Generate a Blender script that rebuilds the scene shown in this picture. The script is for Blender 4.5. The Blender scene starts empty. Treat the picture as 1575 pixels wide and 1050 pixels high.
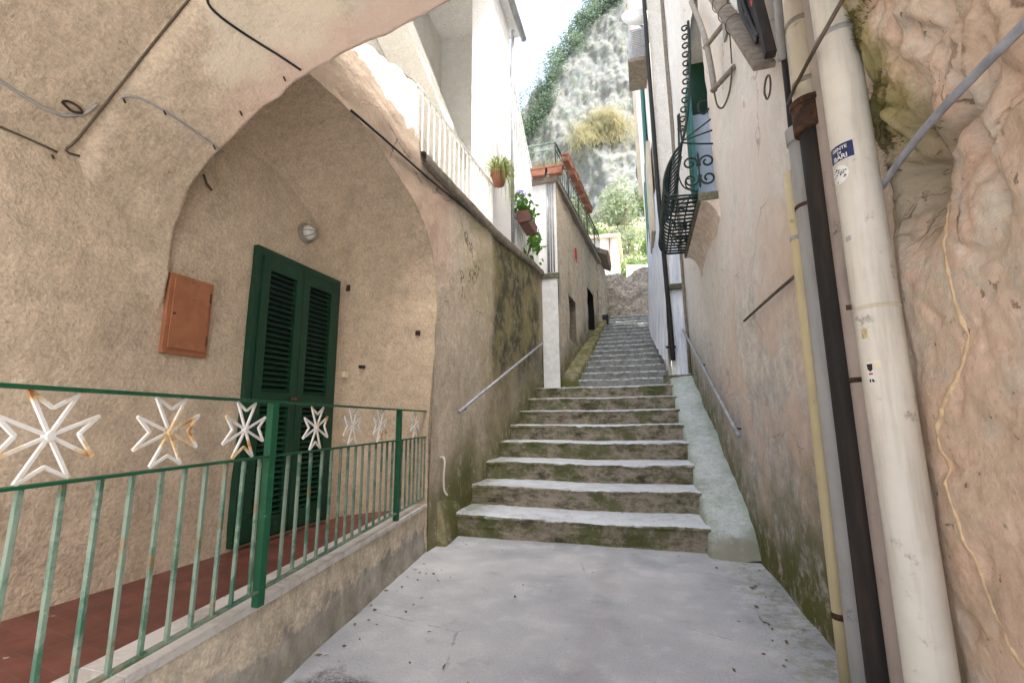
import bpy, bmesh, math, random
from mathutils import Vector, Matrix, noise
from mathutils.bvhtree import BVHTree
random.seed(7)
R = math.radians
scene = bpy.context.scene
col = scene.collection

# ------------------------------------------------------------------ helpers
def tag(o, label=None, cat=None, group=None, kind=None):
    if label: o['label'] = label
    if cat: o['category'] = cat
    if group: o['group'] = group
    if kind: o['kind'] = kind
    return o

def empty(name, loc=(0, 0, 0), label=None, cat=None, group=None):
    o = bpy.data.objects.new(name, None)
    o.empty_display_size = 0.1
    col.objects.link(o)
    o.location = loc
    return tag(o, label, cat, group)

class MB:
    def __init__(s): s.v = []; s.f = []
    def add(s, vs, fs):
        b = len(s.v); s.v += [tuple(p) for p in vs]
        s.f += [tuple(i + b for i in f) for f in fs]; return s
    def box(s, x0, x1, y0, y1, z0, z1):
        return s.add([(x0,y0,z0),(x1,y0,z0),(x1,y1,z0),(x0,y1,z0),(x0,y0,z1),(x1,y0,z1),(x1,y1,z1),(x0,y1,z1)],
                     [(0,3,2,1),(4,5,6,7),(0,1,5,4),(1,2,6,5),(2,3,7,6),(3,0,4,7)])
    def bar(s, p, q, w, h, up=(0, 0, 1)):
        p = Vector(p); q = Vector(q); d = (q - p).normalized(); up = Vector(up)
        a = d.cross(up)
        if a.length < 1e-4: a = d.cross(Vector((1, 0, 0)))
        a.normalize(); b = a.cross(d).normalized()
        vs = [e + a * sx * w / 2 + b * sy * h / 2 for e in (p, q) for sx, sy in ((-1,-1),(1,-1),(1,1),(-1,1))]
        return s.add(vs, [(0,1,2,3),(7,6,5,4),(0,4,5,1),(1,5,6,2),(2,6,7,3),(3,7,4,0)])
    def tube(s, pts, r, n=8, caps=True):
        pts = [Vector(p) for p in pts]; k = len(pts)
        rs = r if isinstance(r, (list, tuple)) else [r] * k
        a = None; b0 = len(s.v)
        for i, p in enumerate(pts):
            d = (pts[min(i + 1, k - 1)] - pts[max(i - 1, 0)]).normalized()
            if a is None:
                a = d.cross(Vector((0.13, 0.31, 0.94)))
                if a.length < 1e-3: a = d.cross(Vector((1, 0, 0)))
            else:
                a = a - d * a.dot(d)
            a.normalize(); b = d.cross(a)
            for j in range(n):
                t = 2 * math.pi * j / n
                s.v.append(tuple(p + (a * math.cos(t) + b * math.sin(t)) * rs[i]))
        for i in range(k - 1):
            for j in range(n):
                s.f.append((b0+i*n+j, b0+i*n+(j+1) % n, b0+(i+1)*n+(j+1) % n, b0+(i+1)*n+j))
        if caps:
            s.f.append(tuple(b0 + j for j in reversed(range(n))))
            s.f.append(tuple(b0 + (k-1)*n + j for j in range(n)))
        return s
    def grid(s, fn, nu, nv, skip=None):
        b0 = len(s.v)
        for i in range(nu + 1):
            for j in range(nv + 1):
                s.v.append(tuple(fn(i / nu, j / nv)))
        w = nv + 1
        for i in range(nu):
            for j in range(nv):
                if skip and skip((i + .5) / nu, (j + .5) / nv): continue
                s.f.append((b0+i*w+j, b0+(i+1)*w+j, b0+(i+1)*w+j+1, b0+i*w+j+1))
        return s
    def lathe(s, c, prof, n=20, axis=(0, 0, 1)):
        ax = Vector(axis).normalized(); a = ax.cross(Vector((0.3, 0.9, 0.2))).normalized(); b = ax.cross(a); c = Vector(c)
        b0 = len(s.v)
        for r, h in prof:
            for j in range(n):
                t = 2*math.pi*j/n
                s.v.append(tuple(c + ax*h + (a*math.cos(t) + b*math.sin(t))*r))
        for i in range(len(prof)-1):
            for j in range(n):
                s.f.append((b0+i*n+j, b0+i*n+(j+1) % n, b0+(i+1)*n+(j+1) % n, b0+(i+1)*n+j))
        s.f.append(tuple(b0+j for j in reversed(range(n))))
        s.f.append(tuple(b0+(len(prof)-1)*n+j for j in range(n)))
        return s
    def prism(s, poly, axis, a0, a1):
        # poly in the plane across axis; axis 'x','y','z'
        def P(u, v, w): return {'x': (w, u, v), 'y': (u, w, v), 'z': (u, v, w)}[axis]
        n = len(poly)
        vs = [P(u, v, a0) for u, v in poly] + [P(u, v, a1) for u, v in poly]
        return s.add(vs, [tuple(range(n)), tuple(range(2*n-1, n-1, -1))] + [(i, (i+1) % n + 0, n+(i+1) % n, n+i) for i in range(n)])
    def build(s, name, m, parent=None, smooth=False, bevel=0):
        me = bpy.data.meshes.new(name)
        me.from_pydata(s.v, [], s.f)
        bm = bmesh.new(); bm.from_mesh(me)
        bmesh.ops.recalc_face_normals(bm, faces=bm.faces)
        if bevel:
            ed = [e for e in bm.edges if len(e.link_faces) == 2 and e.calc_face_angle(0) > 0.6]
            bmesh.ops.bevel(bm, geom=ed, offset=bevel, segments=2, affect='EDGES', profile=.6)
        bm.to_mesh(me); bm.free()
        if smooth:
            for p in me.polygons: p.use_smooth = True
        me.materials.append(m)
        o = bpy.data.objects.new(name, me)
        col.objects.link(o)
        if parent:
            o.parent = parent
            if parent.type == 'EMPTY':
                me.transform(Matrix.Translation(-Vector(parent.matrix_basis.translation)))
            elif parent.parent:
                me.transform(Matrix.Translation(-Vector(parent.parent.matrix_basis.translation)))
        return o

def fbm(p, sc, oct=4):
    p = Vector(p) * sc; a = 1; t = 0
    for i in range(oct):
        t += a * noise.noise(p); p = p * 2.03 + Vector((3.1, 7.7, 1.3)); a *= .5
    return t

def sstep(a, b, x):
    t = max(0, min(1, (x - a) / (b - a))) if a != b else float(x > a)
    return t * t * (3 - 2 * t)

def lerp(a, b, t): return a + (b - a) * t

def interp(tab, x):
    if x <= tab[0][0]: return tab[0][1]
    for (a, b), (c, d) in zip(tab, tab[1:]):
        if x <= c: return b + (d - b) * (x - a) / (c - a)
    return tab[-1][1]

def resample(pts, n):
    pts = [Vector(p) for p in pts]
    L = [0]
    for a, b in zip(pts, pts[1:]): L.append(L[-1] + (b - a).length)
    out = []
    for i in range(n):
        t = L[-1] * i / (n - 1)
        k = 0
        while k < len(L) - 2 and L[k+1] < t: k += 1
        u = (t - L[k]) / max(1e-9, L[k+1] - L[k])
        out.append(pts[k].lerp(pts[k+1], u))
    return out

def smoothline(pts, sub=6):
    pts = [Vector(p) for p in pts]; out = []
    for i in range(len(pts) - 1):
        p0 = pts[max(i-1, 0)]; p1 = pts[i]; p2 = pts[i+1]; p3 = pts[min(i+2, len(pts)-1)]
        for k in range(sub):
            t = k / sub
            out.append(.5*((2*p1)+(p2-p0)*t+(2*p0-5*p1+4*p2-p3)*t*t+(3*p1-p0-3*p2+p3)*t**3))
    out.append(pts[-1]); return out

def spiral(c, u, v, r0, r1, a0, turns, n=14):
    c = Vector(c); u = Vector(u); v = Vector(v)
    return [c + (u*math.cos(a0+2*math.pi*turns*i/n) + v*math.sin(a0+2*math.pi*turns*i/n))*lerp(r0, r1, i/n) for i in range(n+1)]

# ------------------------------------------------------------------ materials
class Mat:
    def __init__(s, name):
        s.mat = bpy.data.materials.new(name); s.mat.use_nodes = True
        s.t = s.mat.node_tree; s.t.nodes.clear()
        s.geo = s.t.nodes.new('ShaderNodeNewGeometry')
        s.pos = s.geo.outputs['Position']
        sp = s.t.nodes.new('ShaderNodeSeparateXYZ'); s.L(s.pos, sp.inputs[0])
        s.x, s.y, s.z = sp.outputs
        sn = s.t.nodes.new('ShaderNodeSeparateXYZ'); s.L(s.geo.outputs['True Normal'], sn.inputs[0])
        s.nz = sn.outputs[2]; s.nx = sn.outputs[0]; s.ny = sn.outputs[1]
    def L(s, a, b): s.t.links.new(a, b)
    def put(s, sock, v):
        if hasattr(v, 'is_output'): s.L(v, sock)
        elif isinstance(v, (tuple, list)) and len(v) == 3 and sock.type == 'RGBA': sock.default_value = (*v, 1)
        else: sock.default_value = v
    def vec(s, sx=1, sy=1, sz=1, off=(0, 0, 0)):
        n = s.t.nodes.new('ShaderNodeMapping'); s.L(s.pos, n.inputs[0])
        n.inputs['Scale'].default_value = (sx, sy, sz); n.inputs['Location'].default_value = off
        return n.outputs[0]
    def noise(s, scale, detail=5, rough=.55, vec=None, dist=0.):
        n = s.t.nodes.new('ShaderNodeTexNoise'); s.L(vec or s.pos, n.inputs['Vector'])
        n.inputs['Scale'].default_value = scale; n.inputs['Detail'].default_value = detail
        n.inputs['Roughness'].default_value = rough; n.inputs['Distortion'].default_value = dist
        return n.outputs['Fac']
    def vor(s, scale, feature='F1', vec=None, out='Distance', rand=1.):
        n = s.t.nodes.new('ShaderNodeTexVoronoi'); n.feature = feature; s.L(vec or s.pos, n.inputs['Vector'])
        n.inputs['Scale'].default_value = scale; n.inputs['Randomness'].default_value = rand
        return n.outputs[out]
    def m(s, op, a, b=0., c=None):
        n = s.t.nodes.new('ShaderNodeMath'); n.operation = op; s.put(n.inputs[0], a); s.put(n.inputs[1], b)
        if c is not None: s.put(n.inputs[2], c)
        return n.outputs[0]
    def sm(s, x, a, b, lo=0., hi=1.):
        n = s.t.nodes.new('ShaderNodeMapRange'); n.interpolation_type = 'SMOOTHSTEP'
        s.put(n.inputs[0], x); n.inputs[1].default_value = a; n.inputs[2].default_value = b
        n.inputs[3].default_value = lo; n.inputs[4].default_value = hi
        return n.outputs[0]
    def band(s, x, a, b, c, d):
        return s.m('MULTIPLY', s.sm(x, a, b), s.sm(x, c, d, 1., 0.))
    def ramp(s, fac, stops):
        n = s.t.nodes.new('ShaderNodeValToRGB'); s.L(fac, n.inputs[0]); e = n.color_ramp.elements
        while len(e) < len(stops): e.new(.5)
        for el, (p, c) in zip(e, stops):
            el.position = p; el.color = (*c, 1)
        return n.outputs[0]
    def mix(s, fac, a, b, mode='MIX'):
        n = s.t.nodes.new('ShaderNodeMix'); n.data_type = 'RGBA'; n.blend_type = mode
        s.put(n.inputs[0], fac); s.put(n.inputs[6], a); s.put(n.inputs[7], b)
        return n.outputs[2]
    def grey(s, v):
        n = s.t.nodes.new('ShaderNodeCombineColor')
        for i in range(3): s.put(n.inputs[i], v)
        return n.outputs[0]
    def blob(s, c, r0, r1, wob=.5, sc=3.):
        d = s.t.nodes.new('ShaderNodeVectorMath'); d.operation = 'DISTANCE'; s.L(s.pos, d.inputs[0]); d.inputs[1].default_value = c
        q = s.m('ADD', d.outputs['Value'], s.m('MULTIPLY', s.m('SUBTRACT', s.noise(sc, 6, .65), .5), wob*2))
        return s.sm(q, r0, r1, 1., 0.)
    def done(s, color, rough=.9, bumps=(), metal=0., spec=.3, trans=None, emit=None):
        b = s.t.nodes.new('ShaderNodeBsdfPrincipled')
        s.put(b.inputs['Base Color'], color); s.put(b.inputs['Roughness'], rough)
        s.put(b.inputs['Metallic'], metal); b.inputs['Specular IOR Level'].default_value = spec
        prev = None
        for h, st, di in bumps:
            n = s.t.nodes.new('ShaderNodeBump'); n.inputs['Strength'].default_value = st; n.inputs['Distance'].default_value = di
            s.L(h, n.inputs['Height'])
            if prev: s.L(prev, n.inputs['Normal'])
            prev = n.outputs[0]
        if prev: s.L(prev, b.inputs['Normal'])
        out = s.t.nodes.new('ShaderNodeOutputMaterial')
        sh = b.outputs[0]
        if trans is not None:
            t = s.t.nodes.new('ShaderNodeBsdfTranslucent'); s.put(t.inputs[0], trans)
            mx = s.t.nodes.new('ShaderNodeMixShader'); mx.inputs[0].default_value = .4
            s.L(b.outputs[0], mx.inputs[1]); s.L(t.outputs[0], mx.inputs[2]); sh = mx.outputs[0]
        s.L(sh, out.inputs[0])
        return s.mat

def height_above_path(M):
    # height over the ground or over the slope of the stairs
    return M.m('SUBTRACT', M.z, M.m('MAXIMUM', 0., M.m('MULTIPLY', M.m('SUBTRACT', M.y, 5.), .41)))

MOSS = (.115, .118, .038)
def plaster(name, c1, c2, c3, pale=(.6, .56, .5), moss=.0, moss_h=.8, stucco=.5, damp=.0, extra=None, pat=.55, ruin=.0, grain=60., streak=.4, mottle=1., crack=.0):
    M = Mat(name)
    big = M.noise(.8, 6, .6, dist=.1); mid = M.noise(3.2, 9, .7, dist=.1); fine = M.noise(grain, 3, .6); fin2 = M.noise(17, 5, .65)
    c = M.mix(M.sm(big, .35, .65), c1, c2)
    c = M.mix(M.m('MULTIPLY', M.sm(mid, pat, pat+.12), .75), c, c3)
    if ruin:
        rm = M.sm(M.noise(1.7, 9, .72, dist=.25), .57, .61)
        c = M.mix(M.m('MULTIPLY', rm, ruin), c, pale)
    st = M.noise(1., 6, .6, vec=M.vec(3.2, 3.2, .5))
    if streak: c = M.mix(M.m('MULTIPLY', M.sm(st, .5, .78), streak), c, (.22, .18, .14), 'MIX')
    c = M.mix(1., c, M.grey(M.sm(M.noise(6.5, 7, .72), .32, .68, 1 - .2*mottle, 1 + .12*mottle)), 'MULTIPLY')
    c = M.mix(1., c, M.grey(M.sm(fine, .3, .7, .84, 1.10)), 'MULTIPLY')
    c = M.mix(1., c, M.grey(M.sm(fin2, .3, .7, 1 - .14*mottle, 1 + .1*mottle)), 'MULTIPLY')
    # dark pits
    pit = M.sm(M.noise(26, 3, .6), .30, .24)
    c = M.mix(M.m('MULTIPLY', pit, .6), c, (.12, .09, .06))
    if extra: c = extra(M, c)
    if crack:
        dv = M.t.nodes.new('ShaderNodeVectorMath'); dv.operation = 'MULTIPLY_ADD'
        nz_ = M.t.nodes.new('ShaderNodeTexNoise'); nz_.inputs['Scale'].default_value = 2.5; nz_.inputs['Detail'].default_value = 6; M.L(M.pos, nz_.inputs['Vector'])
        M.L(nz_.outputs['Color'], dv.inputs[0]); dv.inputs[1].default_value = (.7, .7, .7); M.L(M.pos, dv.inputs[2])
        ce = M.vor(.75, 'DISTANCE_TO_EDGE', vec=dv.outputs[0])
        ck_ = M.m('MULTIPLY', M.sm(ce, .009, .002), M.sm(M.noise(1.1, 3, .5), .48, .56))
        c = M.mix(M.m('MULTIPLY', ck_, crack), c, (.10, .08, .065))
    if moss or damp:
        h = height_above_path(M)
        hn = M.m('ADD', h, M.m('MULTIPLY', M.m('SUBTRACT', M.noise(1.6, 7, .7), .5), 1.6))
        if damp:
            c = M.mix(M.m('MULTIPLY', M.sm(hn, moss_h*1.3, .1), damp), c, (.17, .16, .14))
        if moss:
            k = M.m('MULTIPLY', M.sm(hn, moss_h, .0), M.sm(M.noise(5, 8, .75), .33, .52))
            c = M.mix(M.m('MULTIPLY', k, moss), c, MOSS)
    vary = M.sm(M.noise(1.2, 4, .6), .36, .62, .3, 1.)
    M.done(c, .93, [(mid, .4, .06), (M.m('MULTIPLY', fin2, vary), .5*stucco, .03), (M.m('MULTIPLY', fine, vary), .65*stucco, .01)], spec=.15)
    return M.mat

def simple(name, c, rough=.6, var=.25, scale=8., metal=0., bump=.1, c2=None, thr=.5, spec=.3, bscale=40.):
    M = Mat(name)
    n = M.noise(scale, 6, .65); f = M.noise(bscale, 4, .6)
    k = M.mix(1., c, M.grey(M.sm(n, .25, .75, 1-var, 1+var)), 'MULTIPLY')
    if c2: k = M.mix(M.sm(M.noise(scale*1.7, 7, .7), thr, thr+.1), k, c2)
    M.done(k, rough, [(f, bump, .01)], metal=metal, spec=spec)
    return M.mat

# pale patches of fallen plaster on the arch rib, pinkish edge light painted in
def rib_extra(M, c):
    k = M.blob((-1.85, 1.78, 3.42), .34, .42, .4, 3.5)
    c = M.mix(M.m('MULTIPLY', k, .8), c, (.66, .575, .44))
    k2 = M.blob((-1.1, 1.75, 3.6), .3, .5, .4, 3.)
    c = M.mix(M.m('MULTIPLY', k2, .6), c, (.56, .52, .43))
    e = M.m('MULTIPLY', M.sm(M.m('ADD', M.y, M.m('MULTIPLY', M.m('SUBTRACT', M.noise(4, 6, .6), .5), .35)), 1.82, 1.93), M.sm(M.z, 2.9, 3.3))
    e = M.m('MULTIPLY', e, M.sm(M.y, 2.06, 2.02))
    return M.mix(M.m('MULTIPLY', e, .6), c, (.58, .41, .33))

def left_extra(M, c):
    # dark wet moss running down from the coping above the stairs
    w = M.m('MULTIPLY', M.m('SUBTRACT', M.noise(1.3, 7, .7), .5), 1.6)
    y = M.m('ADD', M.y, w)
    top = M.m('SUBTRACT', M.z, M.m('ADD', 3.6, M.m('MULTIPLY', M.m('SUBTRACT', M.y, 4.), .15)))
    b = M.m('MULTIPLY', M.band(M.m('ADD', M.y, M.m('MULTIPLY', w, .45)), 6.2, 6.6, 9.2, 10.6), M.sm(M.m('ADD', top, M.m('MULTIPLY', w, 1.6)), -3.3, -1.5))
    b = M.m('MULTIPLY', b, M.sm(M.noise(6, 7, .7), .3, .5, .55, 1.))
    c = M.mix(M.m('MULTIPLY', b, .92), c, (.045, .047, .02))
    oc_ = M.m('MULTIPLY', M.band(M.y, 4.7, 5.6, 9.8, 10.2), M.sm(M.noise(1.7, 7, .7), .44, .58))
    c = M.mix(M.m('MULTIPLY', oc_, .5), c, (.36, .30, .14))
    s = M.m('MULTIPLY', M.band(M.m('ADD', M.y, M.m('MULTIPLY', w, .12)), 4.7, 5.0, 5.6, 6.1), M.sm(height_above_path(M), 1.3, .2))
    c = M.mix(M.m('MULTIPLY', s, M.sm(M.noise(5, 8, .75), .3, .5)), c, (.10, .11, .03))
    # pink render round the niche arch, sunlit patch painted as whitewash near the top
    pk = M.m('MULTIPLY', M.band(y, 2.0, 3.0, 4.6, 5.2), M.sm(M.z, 2.6, 3.3))
    c = M.mix(M.m('MULTIPLY', pk, .55), c, (.5, .33, .25))
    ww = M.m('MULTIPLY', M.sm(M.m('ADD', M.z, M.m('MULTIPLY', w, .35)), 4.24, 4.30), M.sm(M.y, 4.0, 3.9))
    bw = M.m('MULTIPLY', M.band(M.m('ADD', M.y, M.m('MULTIPLY', w, .3)), 2., 2.4, 4., 4.4), M.sm(M.z, 3.5, 3.8))
    c = M.mix(M.m('MULTIPLY', bw, .75), c, (.36, .29, .22))
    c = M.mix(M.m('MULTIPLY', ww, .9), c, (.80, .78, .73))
    d = M.sm(top, .1, .5)
    d = M.m('MULTIPLY', d, M.sm(M.y, 3.8, 4.))
    c = M.mix(M.m('MULTIPLY', M.m('MULTIPLY', d, M.sm(M.noise(7, 6, .7), .4, .6)), .6), c, (.22, .2, .17))
    return c

def ramp_extra(M, c):
    n = M.m('MULTIPLY', M.m('SUBTRACT', M.noise(4, 7, .7), .5), .35)
    e = M.sm(M.m('ABSOLUTE', M.m('ADD', M.m('SUBTRACT', M.x, .73), n)), .08, .26)
    c = M.mix(M.m('MULTIPLY', e, .55), c, (.30, .37, .27))
    d = M.sm(M.m('ADD', M.z, n), .22, .12)
    return M.mix(M.m('MULTIPLY', d, .8), c, (.32, .31, .26))

def base_extra(M, c):
    n = M.noise(3.2, 8, .7)
    lowm = M.sm(M.m('ADD', M.z, M.m('MULTIPLY', M.m('SUBTRACT', n, .5), .55)), .25, .21)
    g = M.mix(M.sm(M.noise(6, 7, .7), .4, .6), (.30, .28, .25), (.43, .41, .37))
    c = M.mix(M.m('MULTIPLY', lowm, .9), c, g)
    dk = M.sm(M.noise(1.8, 7, .7), .55, .63)
    return M.mix(M.m('MULTIPLY', dk, .6), c, (.30, .26, .19))

def right_extra(M, c):
    h = height_above_path(M)
    wob = M.noise(2.1, 8, .7)
    ex = M.sm(M.m('ADD', h, M.m('MULTIPLY', wob, 2.2)), 2.75, 2.45)
    grey = M.mix(M.sm(M.noise(9, 8, .75), .42, .58), (.40, .37, .34), (.58, .55, .52))
    c = M.mix(M.m('MULTIPLY', ex, .75), c, grey)
    pk = M.m('MULTIPLY', M.sm(M.noise(1.2, 7, .65, vec=M.vec(1, 1, .8)), .47, .55), M.sm(M.y, 8., 4.5))
    c = M.mix(M.m('MULTIPLY', pk, .55), c, (.67, .50, .385))
    og = M.blob((.95, 3.0, 2.2), .3, .8, .5, 2.5)
    c = M.mix(M.m('MULTIPLY', og, .5), c, (.60, .43, .31))
    pl = M.m('MULTIPLY', M.sm(M.m('ADD', M.z, M.m('MULTIPLY', wob, 2.)), 2.6, 4.4), .55)
    c = M.mix(pl, c, (.78, .74, .68))
    n8 = M.noise(12, 6, .8, vec=M.vec(1, 1, .6))
    c = M.mix(M.m('MULTIPLY', M.m('MULTIPLY', M.sm(n8, .64, .67), M.sm(M.noise(1.9, 4, .6), .45, .55)), .8), c, (.22, .18, .16))
    return c

P = {}
P['passage'] = plaster('passage_plaster', (.52, .42, .31), (.585, .48, .355), (.46, .37, .275), moss=.0, stucco=.8, mottle=.6, streak=.25, crack=.15, extra=rib_extra, grain=55.)
P['niche'] = plaster('niche_plaster', (.52, .42, .305), (.58, .47, .34), (.51, .39, .29), mottle=.6, streak=.3, stucco=.7, damp=.0, grain=55.)
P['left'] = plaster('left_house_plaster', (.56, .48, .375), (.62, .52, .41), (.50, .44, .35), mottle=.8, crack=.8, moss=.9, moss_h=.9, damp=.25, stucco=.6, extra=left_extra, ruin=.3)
P['right'] = plaster('right_house_plaster', (.66, .61, .54), (.71, .65, .57), (.60, .52, .45), pale=(.70, .67, .62), mottle=.9, streak=.25, crack=.45, moss=1., moss_h=1.25, damp=.3, stucco=.5, extra=right_extra, ruin=.4)
P['base'] = plaster('parapet_plaster', (.64, .56, .44), (.70, .62, .49), (.52, .45, .35), crack=.5, moss=.3, moss_h=.3, extra=base_extra, stucco=.5, ruin=.5)
P['cream'] = plaster('cream_render', (.84, .80, .72), (.87, .83, .75), (.80, .74, .64), stucco=.2, pat=.6, streak=.06, mottle=.35)
P['narrow'] = plaster('narrow_house_render', (.52, .45, .34), (.57, .48, .36), (.42, .38, .30), crack=.6, streak=.75, moss=1., moss_h=.8, damp=.4, stucco=.5, ruin=.35)
P['loggia'] = plaster('loggia_render', (.66, .645, .60), (.70, .68, .64), (.62, .60, .55), stucco=.12, streak=.06, mottle=.3)  # white render darkened to put the loggia's inner shade into the colour
P['white'] = plaster('white_render', (.86, .855, .83), (.88, .875, .85), (.85, .84, .81), stucco=.12, pat=.62, streak=.03, mottle=.2)

def m_rock():
    M = Mat('peach_rock_render')
    a = M.noise(1.4, 8, .62, dist=.1); b = M.noise(4.2, 8, .68); f = M.noise(42, 3, .6); v = M.noise(15, 5, .6)
    up = M.sm(M.m('ADD', M.z, M.m('MULTIPLY', M.m('SUBTRACT', a, .5), 1.)), 1.8, 2.15)
    c = M.ramp(a, [(.32, (.46, .35, .25)), (.44, (.60, .445, .325)), (.53, (.55, .465, .37)), (.60, (.61, .42, .31)), (.70, (.55, .51, .45))])
    c = M.mix(M.m('MULTIPLY', M.sm(b, .53, .60), .5), c, (.66, .46, .345))
    c = M.mix(M.m('MULTIPLY', M.sm(b, .45, .36), .55), c, (.50, .45, .37))
    pit = M.sm(M.noise(21, 3, .6), .33, .27)
    c = M.mix(M.m('MULTIPLY', pit, .65), c, (.24, .16, .11))
    dv = M.t.nodes.new('ShaderNodeVectorMath'); dv.operation = 'MULTIPLY_ADD'
    nz_ = M.t.nodes.new('ShaderNodeTexNoise'); nz_.inputs['Scale'].default_value = 3.; nz_.inputs['Detail'].default_value = 7; M.L(M.pos, nz_.inputs['Vector'])
    M.L(nz_.outputs['Color'], dv.inputs[0]); dv.inputs[1].default_value = (.5, .5, .5); M.L(M.pos, dv.inputs[2])
    ce = M.vor(3., 'DISTANCE_TO_EDGE', vec=dv.outputs[0])
    ck_ = M.m('MULTIPLY', M.m('MULTIPLY', M.sm(ce, .03, .004), up), M.sm(M.noise(2.2, 3, .5), .44, .56))
    c = M.mix(M.m('MULTIPLY', ck_, .8), c, (.17, .11, .075))
    c = M.mix(1., c, M.grey(M.sm(f, .25, .7, .88, 1.06)), 'MULTIPLY')
    c = M.mix(M.blob((.9, 1.70, 2.06), .12, .3, .25, 5), c, (.34, .28, .20))  # shade of the hollow painted into the rock colour
    ms = M.m('MULTIPLY', M.m('MULTIPLY', M.sm(M.m('ADD', M.y, M.m('MULTIPLY', M.m('SUBTRACT', b, .5), .5)), 1.52, 1.66), M.sm(M.z, 2.1, 2.35)), M.sm(M.noise(6, 7, .7), .32, .48))
    c = M.mix(M.m('MULTIPLY', ms, .9), c, (.25, .22, .085))
    hgt = M.m('SUBTRACT', b, M.m('MULTIPLY', ck_, .6))
    M.done(c, .92, [(hgt, .5, .035), (M.m('SUBTRACT', v, pit), .55, .014), (f, .4, .006)], spec=.15)
    return M.mat
P['rock'] = m_rock()

def m_ground():
    M = Mat('concrete_paving')
    a = M.noise(.9, 7, .62, dist=.1); b = M.noise(3.6, 9, .7, dist=.1); f = M.noise(70, 4, .7)
    c = M.ramp(a, [(.34, (.32, .34, .365)), (.46, (.42, .44, .465)), (.55, (.48, .495, .515)), (.66, (.56, .57, .58))])
    c = M.mix(M.m('MULTIPLY', M.sm(b, .53, .60), .32), c, (.60, .62, .64))
    c = M.mix(M.m('MULTIPLY', M.sm(b, .42, .32), .45), c, (.33, .325, .33))
    c = M.mix(1., c, M.grey(M.sm(f, .25, .7, .86, 1.07)), 'MULTIPLY')
    seam = M.m('ABSOLUTE', M.m('ADD', M.x, M.m('ADD', .38, M.m('MULTIPLY', M.m('SUBTRACT', M.noise(3, 6, .7), .5), .3))))
    c = M.mix(M.sm(seam, .13, .02, 0., .35), c, (.33, .325, .34))
    sp = M.sm(M.noise(11, 6, .8), .30, .23)
    c = M.mix(M.m('MULTIPLY', sp, .7), c, (.16, .15, .13))
    ce = M.vor(.8, 'DISTANCE_TO_EDGE', vec=M.vec(1, 1, 1, (.3, .2, 0)))
    c = M.mix(M.m('MULTIPLY', M.sm(M.m('ADD', ce, M.m('MULTIPLY', M.m('SUBTRACT', M.noise(7, 6, .7), .5), .05)), .005, .0), M.m('MULTIPLY', .5, M.sm(M.noise(.9, 3, .5), .52, .62))), c, (.2, .2, .2))
    edge = M.m('MULTIPLY', M.sm(M.m('ADD', M.x, M.m('MULTIPLY', M.m('SUBTRACT', M.noise(3, 7, .7), .5), .6)), .45, .9), M.sm(M.noise(9, 7, .75), .45, .6))
    c = M.mix(M.m('MULTIPLY', edge, .6), c, (.20, .21, .10))
    g = M.blob((-1.55, 2.1, 0), .12, .3, .3, 4)
    peb = M.vor(70)
    c = M.mix(g, c, M.mix(M.sm(peb, .2, .6), (.34, .34, .36), (.11, .11, .12)))
    M.done(c, .88, [(b, .3, .02), (f, .3, .006)], spec=.2)
    return M.mat
P['ground'] = m_ground()

def m_steps(name, tread, cob=False, riser=None):
    M = Mat(name)
    a = M.noise(2.4, 8, .7, dist=.1); b = M.noise(7, 8, .72, dist=.1); f = M.noise(55, 4, .7); w = M.noise(1.6, 7, .68, vec=M.vec(1.6, 1, 3))
    t = M.mix(M.sm(a, .35, .65), tread, tuple(x*1.22 for x in tread))
    t = M.mix(M.m('MULTIPLY', M.sm(b, .5, .35), .5), t, tuple(x*.62 for x in tread))
    r = M.ramp(w, [(.36, (.05, .048, .026)), (.44, (.15, .13, .09)), (.52, (.31, .27, .215)), (.58, (.20, .18, .12)), (.66, (.07, .076, .03))])
    r = M.mix(M.m('MULTIPLY', M.sm(b, .52, .62), .6), r, (.30, .26, .20))
    r = M.mix(M.m('MULTIPLY', M.sm(a, .47, .58), .75), r, (.085, .10, .03))
    lip = M.noise(3.1, 6, .7, vec=M.vec(1, 1, 8)); r = M.mix(M.m('MULTIPLY', M.sm(lip, .56, .64), .5), r, (.36, .33, .28))
    if riser: r = M.mix(.72, r, M.mix(M.sm(b, .4, .6), riser, tuple(x*.6 for x in riser)))
    k = M.sm(M.nz, .45, .8)
    if cob:
        e = M.vor(5.5, 'DISTANCE_TO_EDGE', vec=M.vec(1, 1.6, .2))
        t = M.mix(M.sm(e, .12, .02, 0., .8), t, (.07, .09, .085))
    c = M.mix(k, r, t)
    edge = M.m('MULTIPLY', M.sm(M.m('ABSOLUTE', M.m('ADD', M.x, 2.15)), .45, .05), M.sm(b, .4, .55))
    c = M.mix(M.m('MULTIPLY', edge, .6), c, MOSS)
    c = M.mix(1., c, M.grey(M.sm(f, .25, .7, .82, 1.08)), 'MULTIPLY')
    M.done(c, .88, [(b, .5, .03), (f, .4, .008)], spec=.2)
    return M.mat
P['step'] = m_steps('worn_stone_steps', (.52, .56, .60))
P['step2'] = m_steps('cobbled_steps', (.52, .56, .58), True, (.33, .345, .34))  # grey-blue risers carry the wet sky reflection in their colour
P['ramp'] = plaster('ramp_mortar', (.46, .52, .50), (.55, .60, .59), (.33, .40, .33), mottle=.7, streak=0., moss=.35, moss_h=.3, stucco=.35, extra=ramp_extra)
P['stone'] = None
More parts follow.
